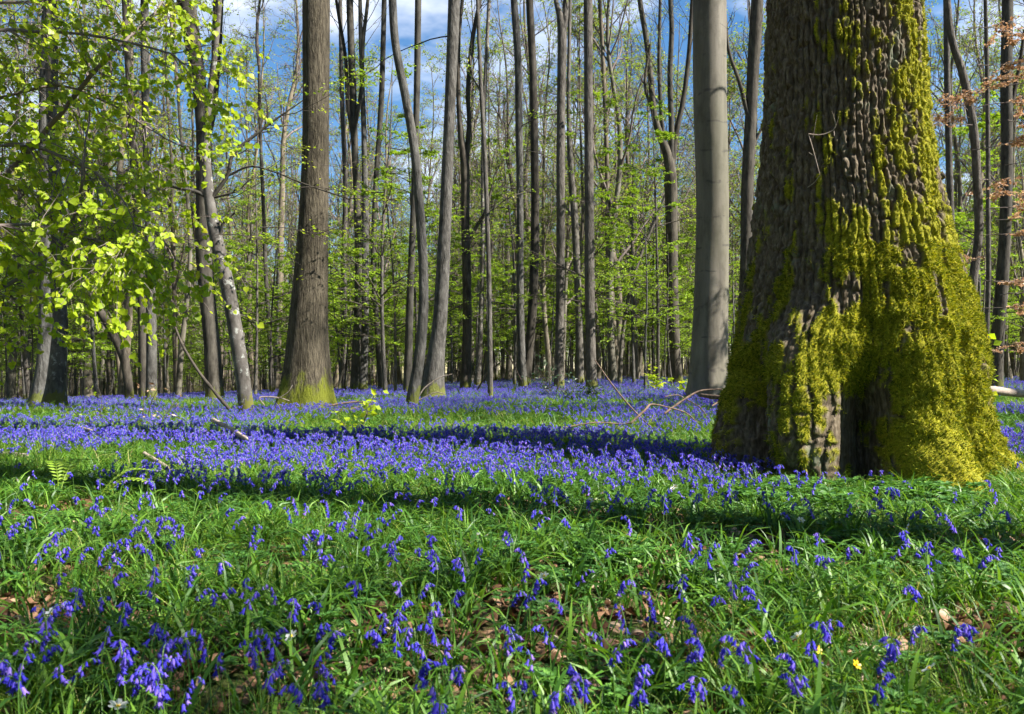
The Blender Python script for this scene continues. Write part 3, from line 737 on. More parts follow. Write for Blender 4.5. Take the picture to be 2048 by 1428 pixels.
traced_tree('slender_tree', 'very thin pale-grey sapling trunk standing alone in centre bluebells', [(981, 785, 11), (980, 690, 10), (978, 560, 9), (974, 430, 9), (969, 300, 9), (961, 150, 8), (955, 0, 7)], 15, 'bark_grey', 3, 1.1, seed=14, cscale=0.5, sides=12,
            limbs=[[(977, 425, 3), (1010, 400, 2), (1060, 380, 1.5)], [(963, 185, 4), (945, 150, 3), (940, 100, 2)]])
traced_tree('beech_tree', 'trunk wreathed in small green leaf sprays, left of the leafy pair in centre', [(1047, 768, 17), (1042, 680, 16), (1040, 560, 15), (1040, 400, 14), (1038, 250, 15), (1036, 120, 15), (1028, 0, 14)], 25, 'bark_grey', 0, 1.2, seed=15,
            sprays=[(300, 0.4, 0, 1.2), (420, 2.9, 1, 1.3), (520, 0.2, 2, 1.3), (620, 3.6, 0, 1.2), (250, 5.5, 1, 1.2), (470, 4.6, 2, 1.3)])
traced_tree('beech_tree', 'right trunk of the leafy pair in centre, its foot curving left', [(1048, 762, 22), (1058, 700, 19), (1066, 600, 18), (1070, 450, 17), (1069, 300, 16), (1066, 150, 15), (1059, 0, 15)], 26.5, 'bark_dark', 1, 1.2, seed=16,
            sprays=[(560, 0.0, 1, 1.4), (480, 0.6, 0, 1.4), (640, 5.9, 2, 1.3), (380, 3.3, 1, 1.3), (180, 0.3, 2, 1.2)])
traced_tree('beech_tree', 'straight brown trunk forked at the very top, right of centre', [(1118, 772, 21), (1119, 690, 18), (1121, 540, 17), (1121, 380, 17), (1122, 220, 17), (1124, 60, 18), (1112, 0, 9)], 23, 'bark_grey', 2, 1.25, seed=17, limbs=[[(1124, 80, 12), (1130, 40, 12), (1132, 0, 12)]], cscale=0.7)
traced_tree('slender_tree', 'slightly bent lit trunk between two straight trunks right of centre', [(1160, 760, 17), (1158, 650, 15), (1154, 540, 14), (1148, 420, 14), (1141, 330, 12), (1137, 200, 8), (1140, 0, 7)], 27, 'bark_grey', 3, 1.2, seed=18, cscale=0.6)
traced_tree('beech_tree', 'straight pale trunk with green foot, midway between centre and smooth beech', [(1184, 768, 22), (1181, 690, 20), (1179, 560, 20), (1178, 400, 19), (1177, 200, 18), (1176, 0, 18)], 21.5, 'bark_grey', 0, 1.3, seed=19, lobes=4)
traced_tree('slender_tree', 'thin mossy trunk with a rightward curved foot, right of the straight pale trunk', [(1236, 755, 14), (1228, 680, 13), (1222, 580, 12), (1216, 480, 11), (1213, 300, 9), (1205, 100, 8), (1200, 0, 7)], 31, 'bark_far', 1, 1.2, seed=20, cscale=0.7)
traced_tree('leaning_tree', 'spindly trunk leaning to the right beside the thin mossy trunk', [(1238, 750, 10), (1246, 660, 8), (1263, 570, 7), (1285, 500, 6), (1315, 430, 5), (1335, 380, 3)], 29, 'bark_grey', None, 1.1, seed=21, ext=0, sides=10)
traced_tree('forked_tree', 'dark trunk with mossy foot, spreading into several upright limbs, left of smooth beech', [(1354, 752, 25), (1349, 690, 22), (1345, 580, 22), (1344, 450, 24), (1341, 360, 25), (1334, 310, 18), (1310, 240, 13), (1301, 150, 11), (1293, 80, 11), (1280, 0, 10)], 27.5, 'bark_dark', 2, 1.3, seed=22, cscale=0.6,
            limbs=[[(1343, 350, 17), (1343, 260, 12), (1340, 150, 11), (1343, 60, 10), (1340, 0, 9)], [(1343, 345, 14), (1352, 270, 11), (1368, 190, 10), (1378, 100, 9), (1384, 0, 8)], [(1330, 300, 8), (1322, 220, 8), (1318, 120, 8), (1320, 0, 6)],
                   [(1308, 230, 6), (1290, 170, 6), (1300, 90, 5)]])
traced_tree('slender_tree', 'dark trunk seen between the smooth beech and the mossy oak', [(1480, 770, 25), (1487, 640, 25), (1493, 480, 24), (1497, 350, 24), (1503, 230, 23), (1509, 100, 24), (1514, 0, 24)], 22, 'bark_dark', 3, 1.2, seed=23, limbs=[[(1500, 240, 11), (1492, 215, 9), (1478, 160, 8), (1458, 95, 7), (1452, 30, 5)]])
traced_tree('slender_tree', 'sunlit pinkish thin trunk just right of the big fissured trunk', [(686, 760, 13), (688, 650, 12), (687, 520, 11), (690, 380, 10), (684, 200, 9), (680, 0, 8)], 30, 'bark_grey', 0, 1.1, seed=24, cscale=0.8)
traced_tree('slender_tree', 'left trunk of the dark trio right of the big fissured trunk', [(709, 772, 20), (713, 680, 17), (716, 560, 15), (714, 420, 14), (708, 280, 14), (704, 140, 14), (700, 0, 14)], 24, 'bark_dark', 1, 1.2, seed=25, limbs=[[(708, 290, 9), (695, 200, 8), (690, 110, 7), (672, 0, 6)], [(707, 270, 9), (722, 180, 8), (726, 80, 8), (735, 0, 7)]], sprays=[(480, 0.5, 0, 1.3), (560, 2.5, 1, 1.2)])
traced_tree('slender_tree', 'middle pale trunk of the dark trio right of the big fissured trunk', [(724, 770, 20), (729, 660, 18), (730, 540, 16), (730, 420, 14), (728, 280, 11), (722, 100, 9), (720, 0, 8)], 24.8, 'bark_grey', 2, 1.2, seed=26, cscale=0.6, sprays=[(520, 5.6, 2, 1.4), (400, 0.2, 1, 1.2)])
traced_tree('slender_tree', 'right bending trunk of the dark trio right of the big fissured trunk', [(764, 765, 13), (756, 680, 12), (748, 580, 11), (747, 500, 11), (752, 350, 10), (762, 200, 11), (768, 0, 10)], 26, 'bark_dark', 3, 1.2, seed=27, cscale=0.7, sprays=[(330, 0.4, 0, 1.2)])
traced_tree('slender_tree', 'dark straight trunk rising just behind the curved grey trunk', [(814, 772, 17), (818, 680, 16), (822, 560, 14), (828, 400, 13), (833, 200, 13), (836, 0, 13)], 22, 'bark_dark', 0, 1.2, seed=28, cscale=0.7)
traced_tree('slender_tree', 'pale lit thin trunk behind the very thin sapling in centre', [(954, 760, 14), (960, 680, 11), (964, 560, 10), (966, 440, 9), (967, 250, 8), (978, 0, 7)], 28, 'bark_lichen', 1, 1.2, seed=29, cscale=0.7)
traced_tree('copper_beech', 'sinuous grey trunk hung with withered copper leaves, right of the mossy oak', [(1937, 720, 17), (1948, 590, 17), (1962, 470, 16), (1958, 370, 16), (1948, 260, 16), (1925, 150, 15), (1903, 80, 13), (1893, 0, 12)], 13.5, 'bark_grey', 2, 1.2, seed=30, cscale=0.55)
traced_tree('slender_tree', 'thin straight grey trunk behind the copper-leaved trunk at right edge', [(1970, 730, 10), (1978, 560, 9), (1975, 350, 8), (1972, 150, 8), (1968, 0, 7)], 17, 'bark_grey', 3, 1.1, seed=31, cscale=0.5)
traced_tree('slender_tree', 'stout dark trunk at the far right edge behind copper leaves', [(1990, 740, 26), (1998, 640, 24), (2008, 480, 22), (2012, 300, 21), (2010, 150, 21), (2016, 0, 20)], 21, 'bark_dark', 0, 1.2, seed=32, limbs=[[(2012, 250, 9), (2035, 150, 8), (2048, 60, 6)]])
traced_tree('slender_tree', 'grey trunk rising right against the mossy oak’s right edge', [(1902, 740, 13), (1906, 560, 13), (1900, 400, 13), (1895, 200, 12), (1893, 0, 11)], 19, 'bark_grey', 1, 1.2, seed=33, cscale=0.6)
traced_tree('slender_tree', 'thin dark trunk in the gap left of the big fissured trunk', [(545, 775, 10), (538, 650, 9), (530, 520, 8), (525, 380, 7), (520, 200, 6)], 27, 'bark_dark', 2, 1.1, seed=34, cscale=0.6)
traced_tree('slender_tree', 'bent grey stem leaning beside the forked dark trunk', [(355, 780, 12), (362, 700, 11), (372, 620, 9), (380, 520, 8), (375, 400, 7), (360, 250, 6)], 24, 'bark_far', 3, 1.1, seed=35, cscale=0.6)

# copper foliage at the right edge
ct = [o for o in COL.objects if o.name.startswith('copper_beech')][0]
for k, (px, py, Y, yaw, sc) in enumerate([(1955, 215, 12.6, -0.5, 0.7), (1945, 300, 12.8, -0.9, 0.75), (1965, 420, 12.6, -0.3, 0.7), (1962, 560, 12.8, 0.2, 0.7), (1950, 620, 12.6, -0.6, 0.7), (1945, 250, 12.5, 3.6, 0.5), (1962, 520, 12.6, 3.4, 0.4),
                                          (1955, 130, 12.8, -0.1, 0.6), (1960, 360, 12.9, 0.4, 0.7), (1960, 470, 12.8, -0.5, 0.6), (1930, 60, 12.8, -0.2, 0.65), (2010, 330, 12.4, -1.0, 0.6), (1985, 180, 12.2, -0.7, 0.7), (1990, 440, 12.3, -0.7, 0.65), (2000, 590, 12.3, -0.5, 0.6), (1935, 220, 12.4, -2.2, 0.5), (2030, 700, 12.4, 3.0, 0.5), (2015, 240, 12.4, 0.3, 0.55), (1990, 690, 12.5, 0.1, 0.5), (1940, 190, 12.5, -1.4, 0.5)]):
    attach_spray(ct, P(px, py, Y) - np.array(ct.location), yaw, COPPER[k % 2], sc, 0.05)

# ------------------------------------------------------------------ trees farther back, one object each
LAND = [(-1e9, 240, 'left of the dark slender trunk'), (240, 590, 'left of the big fissured trunk'), (590, 900, 'right of the big fissured trunk'),
        (900, 1200, 'behind the leafy pair in the centre'), (1200, 1500, 'behind the limbed dark trunk'), (1500, 1e9, 'behind the copper leaves')]
def zone(px):
    for a, b, s in LAND:
        if a <= px < b: return s
def put_tree(proto, x, y, rz, sc, name, label, group, lean=(0, 0)):
    t = thing(name, label, 'tree', (x, y, gz(x, y) - 0.05), group, rz, sc)
    t.rotation_euler = (lean[0], lean[1], rz)
    obj('trunk', proto[0], t); obj('branches', proto[1], t); obj('crown', proto[2], t)
    return t
rng = np.random.default_rng(5)
taken = []
def free(x, y, d):
    return all((x - a) ** 2 + (y - b) ** 2 > d * d for a, b in taken)
ORD = ['first', 'second', 'third', 'fourth', 'fifth', 'sixth', 'seventh', 'eighth', 'ninth', 'tenth', 'eleventh', 'twelfth', 'thirteenth', 'fourteenth', 'fifteenth', 'sixteenth', 'seventeenth', 'eighteenth', 'nineteenth', 'twentieth']
ORD += [t + '-' + u for t in ('twenty', 'thirty', 'forty') for u in ORD[:9]]
todo = []
cnt = tries = 0
while cnt < 260 and tries < 20000:
    tries += 1
    y = 29 + 52 * rng.random() ** 0.75
    px = rng.uniform(-160, 2210)
    if 1500 < px < 1860 and rng.random() < 0.8: continue
    x = (px - 1024) / FPX * y
    if not free(x, y, 1.05 + (y - 29) * 0.012): continue
    taken.append((x, y)); cnt += 1
    todo.append((px, x, y, WOOD_TREES[rng.choice(6, p=[.2, .2, .08, .24, .1, .18])], rng.uniform(0.75, 1.1), 'distant' if y > 52 else 'wood', rng.normal(0, 0.025, 2)))
for k in range(150):
    y = 20 + 40 * rng.random()
    px = rng.uniform(-100, 2150)
    if 1500 < px < 1880: continue
    x = (px - 1024) / FPX * y
    if not free(x, y, 0.8): continue
    todo.append((px, x, y, YOUNG[rng.integers(4)], rng.uniform(0.7, 1.15), 'young', rng.normal(0, 0.04, 2)))
todo.sort(key=lambda q: q[0])
count = {}
for (px, x, y, proto, sc, kd, lean) in todo:
    zn = zone(px); k = count[(kd, zn)] = count.get((kd, zn), -1) + 1
    nth = ORD[k]
    if kd == 'distant':
        nm, lab, grp = 'woodland_tree', 'distant thin tree in the thicket ' + zn, 'distant thin trees ' + zn
    elif kd == 'wood':
        nm, lab, grp = 'woodland_tree', '%s slender tree, counted from the left, %s' % (nth, zn), 'slender trees ' + zn
    else:
        nm, lab, grp = 'young_beech', '%s green young beech, counted from the left, %s' % (nth, zn), 'young beeches ' + zn
    put_tree(proto, x, y, rng.uniform(0, 6.28), sc, nm, lab, grp, lean)
# trees beside the frame whose shadows cross the flowers
for (x, y, k, s, rz) in [(4.3, 2.36, 4, 1.45, 0.3), (5.9, 2.05, 4, 1.5, 2.3), (6.6, -2.6, 0, 0.9, 2.0), (9.2, -3.0, 0, 0.95, 4.0), (14.5, 7.2, 4, 1.0, 1.0)]:
    put_tree(WOOD_TREES[k], x, y, rz, s, 'woodland_tree', 'tree standing beside the view, only its shadow falling across the bluebells', 'trees beside the view')

# ------------------------------------------------------------------ scattering of what nobody could count
def scatter(name, pts, rot, scl, idx, protos, label):
    """one object of kind stuff: prototypes instanced on points"""
    me = bpy.data.meshes.new(name)
    me.vertices.add(len(pts)); me.vertices.foreach_set('co', np.ascontiguousarray(pts, np.float32).ravel())
    for nm, typ, key, data in (('rot', 'FLOAT_VECTOR', 'vector', rot), ('scl', 'FLOAT', 'value', scl), ('idx', 'INT', 'value', idx)):
        a = me.attributes.new(nm, typ, 'POINT')
        a.data.foreach_set(key, np.ascontiguousarray(data, np.int32 if typ == 'INT' else np.float32).ravel())
    col = bpy.data.collections.new(name + '_pieces')
    for k, m in enumerate(protos):
        col.objects.link(bpy.data.objects.new('%s_piece_%02d' % (name, k), m))
    g = bpy.data.node_groups.new(name, 'GeometryNodeTree')
    g.interface.new_socket('Geometry', in_out='INPUT', socket_type='NodeSocketGeometry')
    g.interface.new_socket('Geometry', in_out='OUTPUT', socket_type='NodeSocketGeometry')
    N, L = g.nodes, g.links
    gi, go = N.new('NodeGroupInput'), N.new('NodeGroupOutput')
    ip = N.new('GeometryNodeInstanceOnPoints'); ip.inputs['Pick Instance'].default_value = True
    ci = N.new('GeometryNodeCollectionInfo'); ci.inputs['Collection'].default_value = col
    ci.inputs['Separate Children'].default_value = True; ci.inputs['Reset Children'].default_value = True
    def attr(nm, typ):
        n = N.new('GeometryNodeInputNamedAttribute'); n.data_type = typ; n.inputs['Name'].default_value = nm; return n.outputs[0]
    er = N.new('FunctionNodeEulerToRotation')
    L.new(gi.outputs[0], ip.inputs['Points']); L.new(ci.outputs[0], ip.inputs['Instance'])
    L.new(attr('rot', 'FLOAT_VECTOR'), er.inputs[0]); L.new(er.outputs[0], ip.inputs['Rotation'])
    L.new(attr('scl', 'FLOAT'), ip.inputs['Scale']); L.new(attr('idx', 'INT'), ip.inputs['Instance Index'])
    L.new(ip.outputs[0], go.inputs[0])
    o = obj(name, me)
    md = o.modifiers.new('scatter', 'NODES'); md.node_group = g
    tag(o, label, None, None, 'stuff')
    return o
def fan(n, y0, y1, rng, margin=1.0, power=1.0):
    """random ground points in the view's fan between depths y0 and y1"""
    u = rng.random(n)
    y = np.sqrt(y0 * y0 + u * (y1 * y1 - y0 * y0)) if power == 1.0 else y0 + (y1 - y0) * u ** power
    x = rng.uniform(-1, 1, n) * (0.66 * y + margin)
    return x, y
def in_oak(x, y, r=0.92):
    return (x - OAK_X - 0.03) ** 2 + (y - OAK_Y) ** 2 < r * r
def scatter_rot(n, rng, tilt=0.15):
    return np.stack([rng.normal(0, tilt, n), rng.normal(0, tilt, n), rng.uniform(0, 6.283, n)], -1)

# ------------------------------------------------------------------ small plants
def blade(L, w, lean, az, base, n=5, curl=1.0, twist=0.0):
    """one arching blade: strip of quads"""
    t = np.linspace(0, 1, n)
    a = lean + curl * t ** 1.5
    dz = np.cos(a); dh = np.sin(a)
    z = np.concatenate([[0], np.cumsum((dz[1:] + dz[:-1]) / 2)]) * L / (n - 1); h = np.concatenate([[0], np.cumsum((dh[1:] + dh[:-1]) / 2)]) * L / (n - 1)
    ww = w * np.array([0.7, 1.0, 0.95, 0.65, 0.06]) if n == 5 else w * np.interp(t, [0, .25, .6, 1], [0.7, 1, .9, .05])
    c, s = math.cos(az), math.sin(az)
    tw = twist * t
    sx, sy = -s * np.cos(tw), c * np.cos(tw); sz = np.sin(tw)
    cx, cy = base[0] + h * c, base[1] + h * s
    Lf = np.stack([cx + sx * ww / 2, cy + sy * ww / 2, z + sz * ww / 2], -1); Rt = np.stack([cx - sx * ww / 2, cy - sy * ww / 2, z - sz * ww / 2], -1)
    V = np.stack([Lf, Rt], 1).reshape(-1, 3)
    k = np.arange(n - 1)[:, None] * 2
    return V, k + np.array([[0, 1, 3, 2]])
def tuft(seed, n, L, w, spread, mat, curl=(0.3, 1.6)):
    r = np.random.default_rng(seed); mb = MB()
    for k in range(n):
        b = r.normal(0, spread, 2)
        V, Q = blade(r.uniform(*L), r.uniform(*w), r.uniform(0.05, 0.5), r.uniform(0, 6.283), b, 5, r.uniform(*curl), r.normal(0, 0.9))
        mb.add(V, Q)
    return mb.mesh('tuft', [mat], True)
GRASS = [tuft(k, 20, (0.06, 0.19), (0.0018, 0.004), 0.022, M['grass']) for k in range(5)]
GRASS += [tuft(20 + k, 12, (0.14, 0.30), (0.0025, 0.005), 0.02, M['grass'], (0.5, 2.0)) for k in range(2)]
STRAP = [tuft(40 + k, 6, (0.16, 0.30), (0.007, 0.014), 0.012, M['strap'], (0.6, 2.2)) for k in range(3)]
def leaflet(mb, c, d, L, w, r, mat=0):
    """lobed leaflet: a folded fan of triangles"""
    d = norm(np.asarray(d, float)); up = np.array((0, 0, 1.0)); s = norm(np.cross(d, up)); u = np.cross(s, d)
    prof = [(0, 0), (0.35, .40), (0.55, .50), (0.62, .34), (0.85, .36), (0.80, .16), (1.0, 0)]
    mid = [c, c + d * L * 0.5 - u * w * 0.08, c + d * L]
    rt = [c + d * L * a + s * w * b + u * w * b * 0.3 for a, b in prof[1:-1]]
    lt = [c + d * L * a - s * w * b + u * w * b * 0.3 for a, b in prof[1:-1]]
    V = mid + rt + lt
    T = []
    for off, sg in ((3, 1), (8, -1)):
        ring = [0] + [off + k for k in range(5)] + [2]
        for a, b in zip(ring[:-1], ring[1:]):
            T.append((1, a, b) if sg > 0 else (1, b, a))
    mb.add(V, None, T, mat)
def anemone_leaf_mesh(seed, n=4):
    r = np.random.default_rng(seed); mb = MB()
    for k in range(n):
        b = np.array((*r.normal(0, 0.035, 2), 0)); h = r.uniform(0.06, 0.14)
        top = b + np.array((*r.normal(0, 0.015, 2), h))
        mb.add(*tubes(np.stack([b, (b + top) / 2 + (0.004, 0, 0), top])[None], np.full((1, 3), 0.0011), 3), None, 1)
        a0 = r.uniform(0, 6.28)
        for j in range(3):
            a = a0 + j * 2.09
            e = np.array((math.cos(a), math.sin(a), r.uniform(0.0, 0.3)))
            for q in (-0.55, 0, 0.55):
                dd = np.array((math.cos(a + q), math.sin(a + q), e[2] - 0.15 * r.random()))
                leaflet(mb, top + e * 0.008, dd, r.uniform(0.03, 0.045), r.uniform(0.018, 0.026), r)
    return mb.mesh('anemone_leaves', [M['anemone_leaf'], M['stem']], False)
ANEM = [anemone_leaf_mesh(60 + k) for k in range(4)]
def dead_leaf_mesh(seed):
    r = np.random.default_rng(seed)
    n = 7; t = np.linspace(0, 1, n)
    L = 0.062; w = 0.036 * np.sin(np.pi * np.clip(t, 0.02, 0.985) ** 0.8) + 0.0012
    w = w * (1 + 0.22 * np.sin(t * 16 + seed)) if seed % 2 else w
    cv = r.uniform(6, 16); z = 0.010 * np.sin(t * 3.1 + r.uniform(0, 2)) * r.uniform(0.5, 2)
    cup = r.uniform(-0.5, 0.9)
    V = []
    for k in range(n):
        V += [(t[k] * L - L / 2, w[k] / 2, z[k] + cup * w[k] * 0.5), (t[k] * L - L / 2, 0, z[k]), (t[k] * L - L / 2, -w[k] / 2, z[k] + cup * w[k] * 0.4 * r.uniform(0.6, 1.3))]
    Q = []
    for k in range(n - 1):
        a = k * 3; Q += [(a, a + 1, a + 4, a + 3), (a + 1, a + 2, a + 5, a + 4)]
    return MB().add(V, Q).mesh('dead_leaf', [M['litter']], True)
DEAD = [dead_leaf_mesh(k) for k in range(5)]

# bluebells: arched stem, bells hung along one side
def bell_mesh():
    n = 6; prof = [(0.0, .0012), (-.002, .0036), (-.011, .0046)]
    V, Q, T = [], [], []
    a = np.linspace(0, 2 * math.pi, n, endpoint=False)
    for z, r in prof:
        V += [(r * math.cos(x), r * math.sin(x), z) for x in a]
    for j in range(2):
        for k in range(n):
            b, k2 = j * n, (k + 1) % n
            Q.append((b + k, b + k2, b + n + k2, b + n + k))
    for k in range(n):                       # six recurved petal tips
        x = (a[k] + a[(k + 1) % n] + (2 * math.pi if k == n - 1 else 0)) / 2
        b = len(V)
        V += [(.0062 * math.cos(x), .0062 * math.sin(x), -.0165), (.0098 * math.cos(x), .0098 * math.sin(x), -.0158)]
        Q.append((2 * n + k, 2 * n + (k + 1) % n, b, b)) if False else T.append((2 * n + k, 2 * n + (k + 1) % n, b))
        T.append((2 * n + k, b, b + 1)); T.append((2 * n + (k + 1) % n, b + 1, b))
    return np.array(V), np.array(Q), np.array(T)
BV, BQ, BT = bell_mesh()
BELL = MB().add(BV, BQ, BT).mesh('bell', [M['petal']], True)
def bluebell_variant(seed):
    r = np.random.default_rng(seed)
    H = r.uniform(0.27, 0.36); nb = int(r.integers(5, 10))
    bend = r.uniform(0.015, 0.045)
    rl = r.uniform(0.20, 0.32)                   # share of the stem that carries bells
    ctrl = [(0, 0, -0.02), (r.normal(0, .008), r.normal(0, .008), H * 0.4), (bend * 0.3, r.normal(0, .006), H * 0.75), (bend * 0.8, 0, H * 0.92), (bend + 0.012, 0, H * 0.985), (bend + 0.030, 0, H * 0.975), (bend + 0.038, 0, H * 0.945)]
    s = spline(ctrl, 28)
    arc = np.concatenate([[0], np.cumsum(np.linalg.norm(np.diff(s, axis=0), axis=1))]); arc /= arc[-1]
    rad = np.linspace(0.0026, 0.0010, 28)
    stem = MB(); stem.add(*tubes(s[None], rad[None], 5))
    bells = []
    for k in range(nb):
        t = 1 - rl + rl * (k + 0.4) / nb
        p = np.array([np.interp(t, arc, s[:, c]) for c in range(3)])
        az = r.normal(0, 1.0) if k < nb - 2 else r.normal(0, 0.5)
        sc = (1.2 - 0.45 * k / nb) * r.uniform(0.9, 1.12)
        q = p + np.array((math.cos(az) * 0.009, math.sin(az) * 0.009, 0.001))
        stem.add(*tubes(np.stack([p, (p + q) / 2 + (0, 0, .003), q])[None], np.full((1, 3), 0.0007), 3), None, 1)
        tilt = r.uniform(0.1, 0.7)
        Mx = Matrix.Translation(Vector(q)) @ Matrix.Rotation(az, 4, 'Z') @ Matrix.Rotation(-tilt, 4, 'Y') @ Matrix.Rotation(r.uniform(0, 6), 4, 'Z') @ Matrix.Diagonal((sc * 1.12, sc * 1.12, sc * 1.25, 1))
        bells.append(Mx)
    return stem, bells, H
def bake(Mx, V):
    A = np.array(Mx); return V @ A[:3, :3].T + A[:3, 3]
BLUE = []
for k in range(9):
    stem, bells, H = bluebell_variant(700 + k)
    sm = stem.mesh('bluebell_stem', [M['stem'], M['petal']])
    whole = stem
    for Mx in bells: whole.add(bake(Mx, BV), BQ, BT, 1)
    wm = whole.mesh('bluebell', [M['stem'], M['petal']])
    BLUE.append((sm, bells, H, wm))
def strap_leaf_mesh(seed):
    r = np.random.default_rng(seed)
    V, Q = blade(r.uniform(0.17, 0.26), 0.011, 0.35, 0.0, (0, 0), 7, r.uniform(0.7, 1.6), 0.4)
    return MB().add(V, Q).mesh('leaf', [M['strap']])
STRAP1 = [strap_leaf_mesh(800 + k) for k in range(4)]

# bluebells one by one: the heads that stand out in the photograph, then more of the nearest
HEADS = [(85, 1250), (110, 1165), (145, 1222), (180, 1190), (20, 1305), (245, 1240), (180, 1290), (68, 1335), (372, 1150), (384, 1195), (430, 1190), (485, 1210), (525, 1175), (575, 1180), (620, 1265), (780, 1280),
         (800, 1190), (300, 1330), (355, 1325), (372, 1305), (305, 1380), (350, 1395), (322, 1365), (225, 1345), (530, 1335), (545, 1355), (512, 1385), (635, 1390), (665, 1410), (845, 1350), (850, 1400), (955, 1345),
         (1005, 1195), (1065, 1180), (1030, 1212), (905, 1285), (888, 1270), (870, 1300), (1065, 1320), (1090, 1272), (1130, 1350), (1100, 1388), (1070, 1385), (1220, 1275), (1226, 1310), (1305, 1235), (1312, 1285),
         (1265, 1240), (1288, 1275), (1245, 1385), (1265, 1350), (1280, 1360), (1420, 1305), (1435, 1312), (1495, 1285), (1512, 1300), (1470, 1382), (1430, 1392), (1385, 1400), (1622, 1340), (1765, 1340), (1615, 1385),
         (1605, 1118), (1580, 1115), (1375, 1172), (1390, 1190), (1440, 1120), (1480, 1095), (1370, 1085), (1381, 1108), (1402, 1110), (1635, 1085), (1680, 1112), (1820, 1080), (1790, 1105), (1846, 1108), (1857, 1135),
         (1970, 1090), (1987, 1112), (1936, 1125), (1874, 1185), (2032, 1040), (1976, 970), (1974, 1020), (1905, 990), (1760, 925), (1755, 965), (1820, 970), (1680, 990), (1615, 945), (1563, 925), (1466, 930),
         (1510, 925), (1505, 970), (1470, 968), (1425, 945), (1443, 1000), (1330, 1022), (1292, 1010), (1262, 1050), (1010, 1080), (945, 1100), (905, 1130), (900, 1105), (862, 1105), (800, 1105), (780, 1090), (792, 1125),
         (866, 1010), (838, 1012), (780, 1045), (690, 1060), (715, 1005), (705, 1045), (600, 1010), (616, 1022), (650, 1015), (666, 1060), (605, 1080), (646, 1120), (546, 1012), (500, 1070), (415, 1092), (470, 1045),
         (420, 1140), (370, 1040), (366, 1062), (312, 1050), (240, 1070), (290, 1090), (280, 1102), (312, 1112), (276, 1042), (206, 1042), (110, 1070), (122, 1082), (98, 1076), (20, 1040), (32, 1060), (46, 1042), (18, 1075),
         (54, 1055), (75, 1112), (160, 1112), (186, 1057), (22, 1095), (1105, 992), (1120, 985), (1075, 985), (1232, 1000), (1040, 1030), (985, 1025), (930, 985), (1555, 862), (1576, 866), (1562, 884), (1578, 890), (1985, 860), (1970, 880),
         (2015, 905), (2035, 930), (2040, 985), (1825, 900)]
NUM = {5: 'five', 6: 'six', 7: 'seven', 8: 'eight', 9: 'nine', 10: 'ten'}
def head_place(px, py, H):
    Y = 3.0
    for _ in range(12):
        x = (px - 1024) / FPX * Y
        zt = gz(x, Y) + H * 0.86
        # depth at which a head of that height shows at this pixel
        dx, dy, dz = ray(px, py)
        Y = 0.5 * Y + 0.5 * max(0.9, min(9.0, (zt - CAMZ) / dz * dy if dz < -1e-3 else 9.0))
    return (px - 1024) / FPX * Y, Y
def where(px, py):
    if py > 1300: r = 'at the bottom edge'
    elif py > 1150: r = 'in the near grass'
    elif py > 1030: r = 'just in front of the shadow band'
    elif py > 950: r = 'along the shadow band'
    else: r = 'where the dense carpet begins'
    c = 'far left' if px < 250 else 'left' if px < 560 else 'centre left' if px < 880 else 'centre' if px < 1160 else 'centre right' if px < 1450 else 'below the mossy oak' if px < 1800 else 'far right'
    return r, c
def make_bluebell(px, py, seed, x=None, y=None):
    r = np.random.default_rng(seed)
    v = int(r.integers(len(BLUE))); sm, bells, H, wm = BLUE[v]
    sc = r.uniform(0.54, 0.72)
    if x is None: x, y = head_place(px, py, H * sc)
    if in_oak(x, y, 0.95):
        y = OAK_Y - 1.02; x = (px - 1024) / FPX * y
    if y > 8: return None
    rz = r.uniform(0, 6.283); lean = r.normal(0, 0.09, 2)
    a, b = where(px, py)
    tip = 'drooping right' if math.cos(rz) > 0.35 else 'drooping left' if math.cos(rz) < -0.35 else 'drooping over'
    t = thing('bluebell', '%s-belled bluebell %s, %s, %s' % (NUM[len(bells)], tip, a, b), 'flower', (x, y, gz(x, y)), 'bluebells picked out %s, %s' % (a, b), rz, sc)
    t.rotation_euler = (lean[0], lean[1], rz)
    obj('stem', sm, t)
    for Mx in bells:
        o = obj('bell', BELL, t); o.matrix_local = Mx
    for k in range(2 if y < 3.5 else 1):
        o = obj('leaf', STRAP1[int(r.integers(4))], t); o.rotation_euler = (0, 0, r.uniform(0, 6.28))
    return (x, y)
spots = []
for k, (px, py) in enumerate(HEADS):
    s = make_bluebell(px, py, 1000 + k)
    if s: spots.append(s)
rng = np.random.default_rng(77)
while len(spots) < 300:
    px, py = rng.uniform(10, 2040), 930 + 470 * rng.random() ** 1.3
    if px > 1380 and (py < 980 or rng.random() < 0.3): continue
    s = make_bluebell(px, py, 5000 + len(spots) * 3)
    if s: spots.append(s)

# the rest of the carpet
def carpet(n, y0, y1, rng, thr, margin=1.0):
    x, y = fan(n, y0, y1, rng, margin)
    d = fbm(x * 0.55 + 3, y * 0.55, seed=91, octv=3)
    left_bare = np.exp(-((x + 3.4) / 1.0) ** 2 - ((y - 5.0) / 1.2) ** 2)
    oak_front = np.exp(-((x - 2.15) / 1.15) ** 4 - ((y - 4.5) / 1.3) ** 4)
    d = d - 0.35 * oak_front
    d = np.where(rng.random(n) < sstep(2.7, 7.0, y) + 0.03 + (y < 2.6), d, 0)
    k = (d - 0.55 * left_bare > thr + rng.normal(0, 0.06, n)) & ~in_oak(x, y, 0.9)
    return x[k], y[k]
parts = [carpet(200, 2.4, 4.6, rng, 0.52), carpet(9500, 3.2, 7.5, rng, 0.42), carpet(15500, 6.8, 16, rng, 0.45), carpet(31000, 15, 30, rng, 0.43), carpet(22000, 29, 46, rng, 0.40)]
x = np.concatenate([p[0] for p in parts]); y = np.concatenate([p[1] for p in parts])
n = len(x)
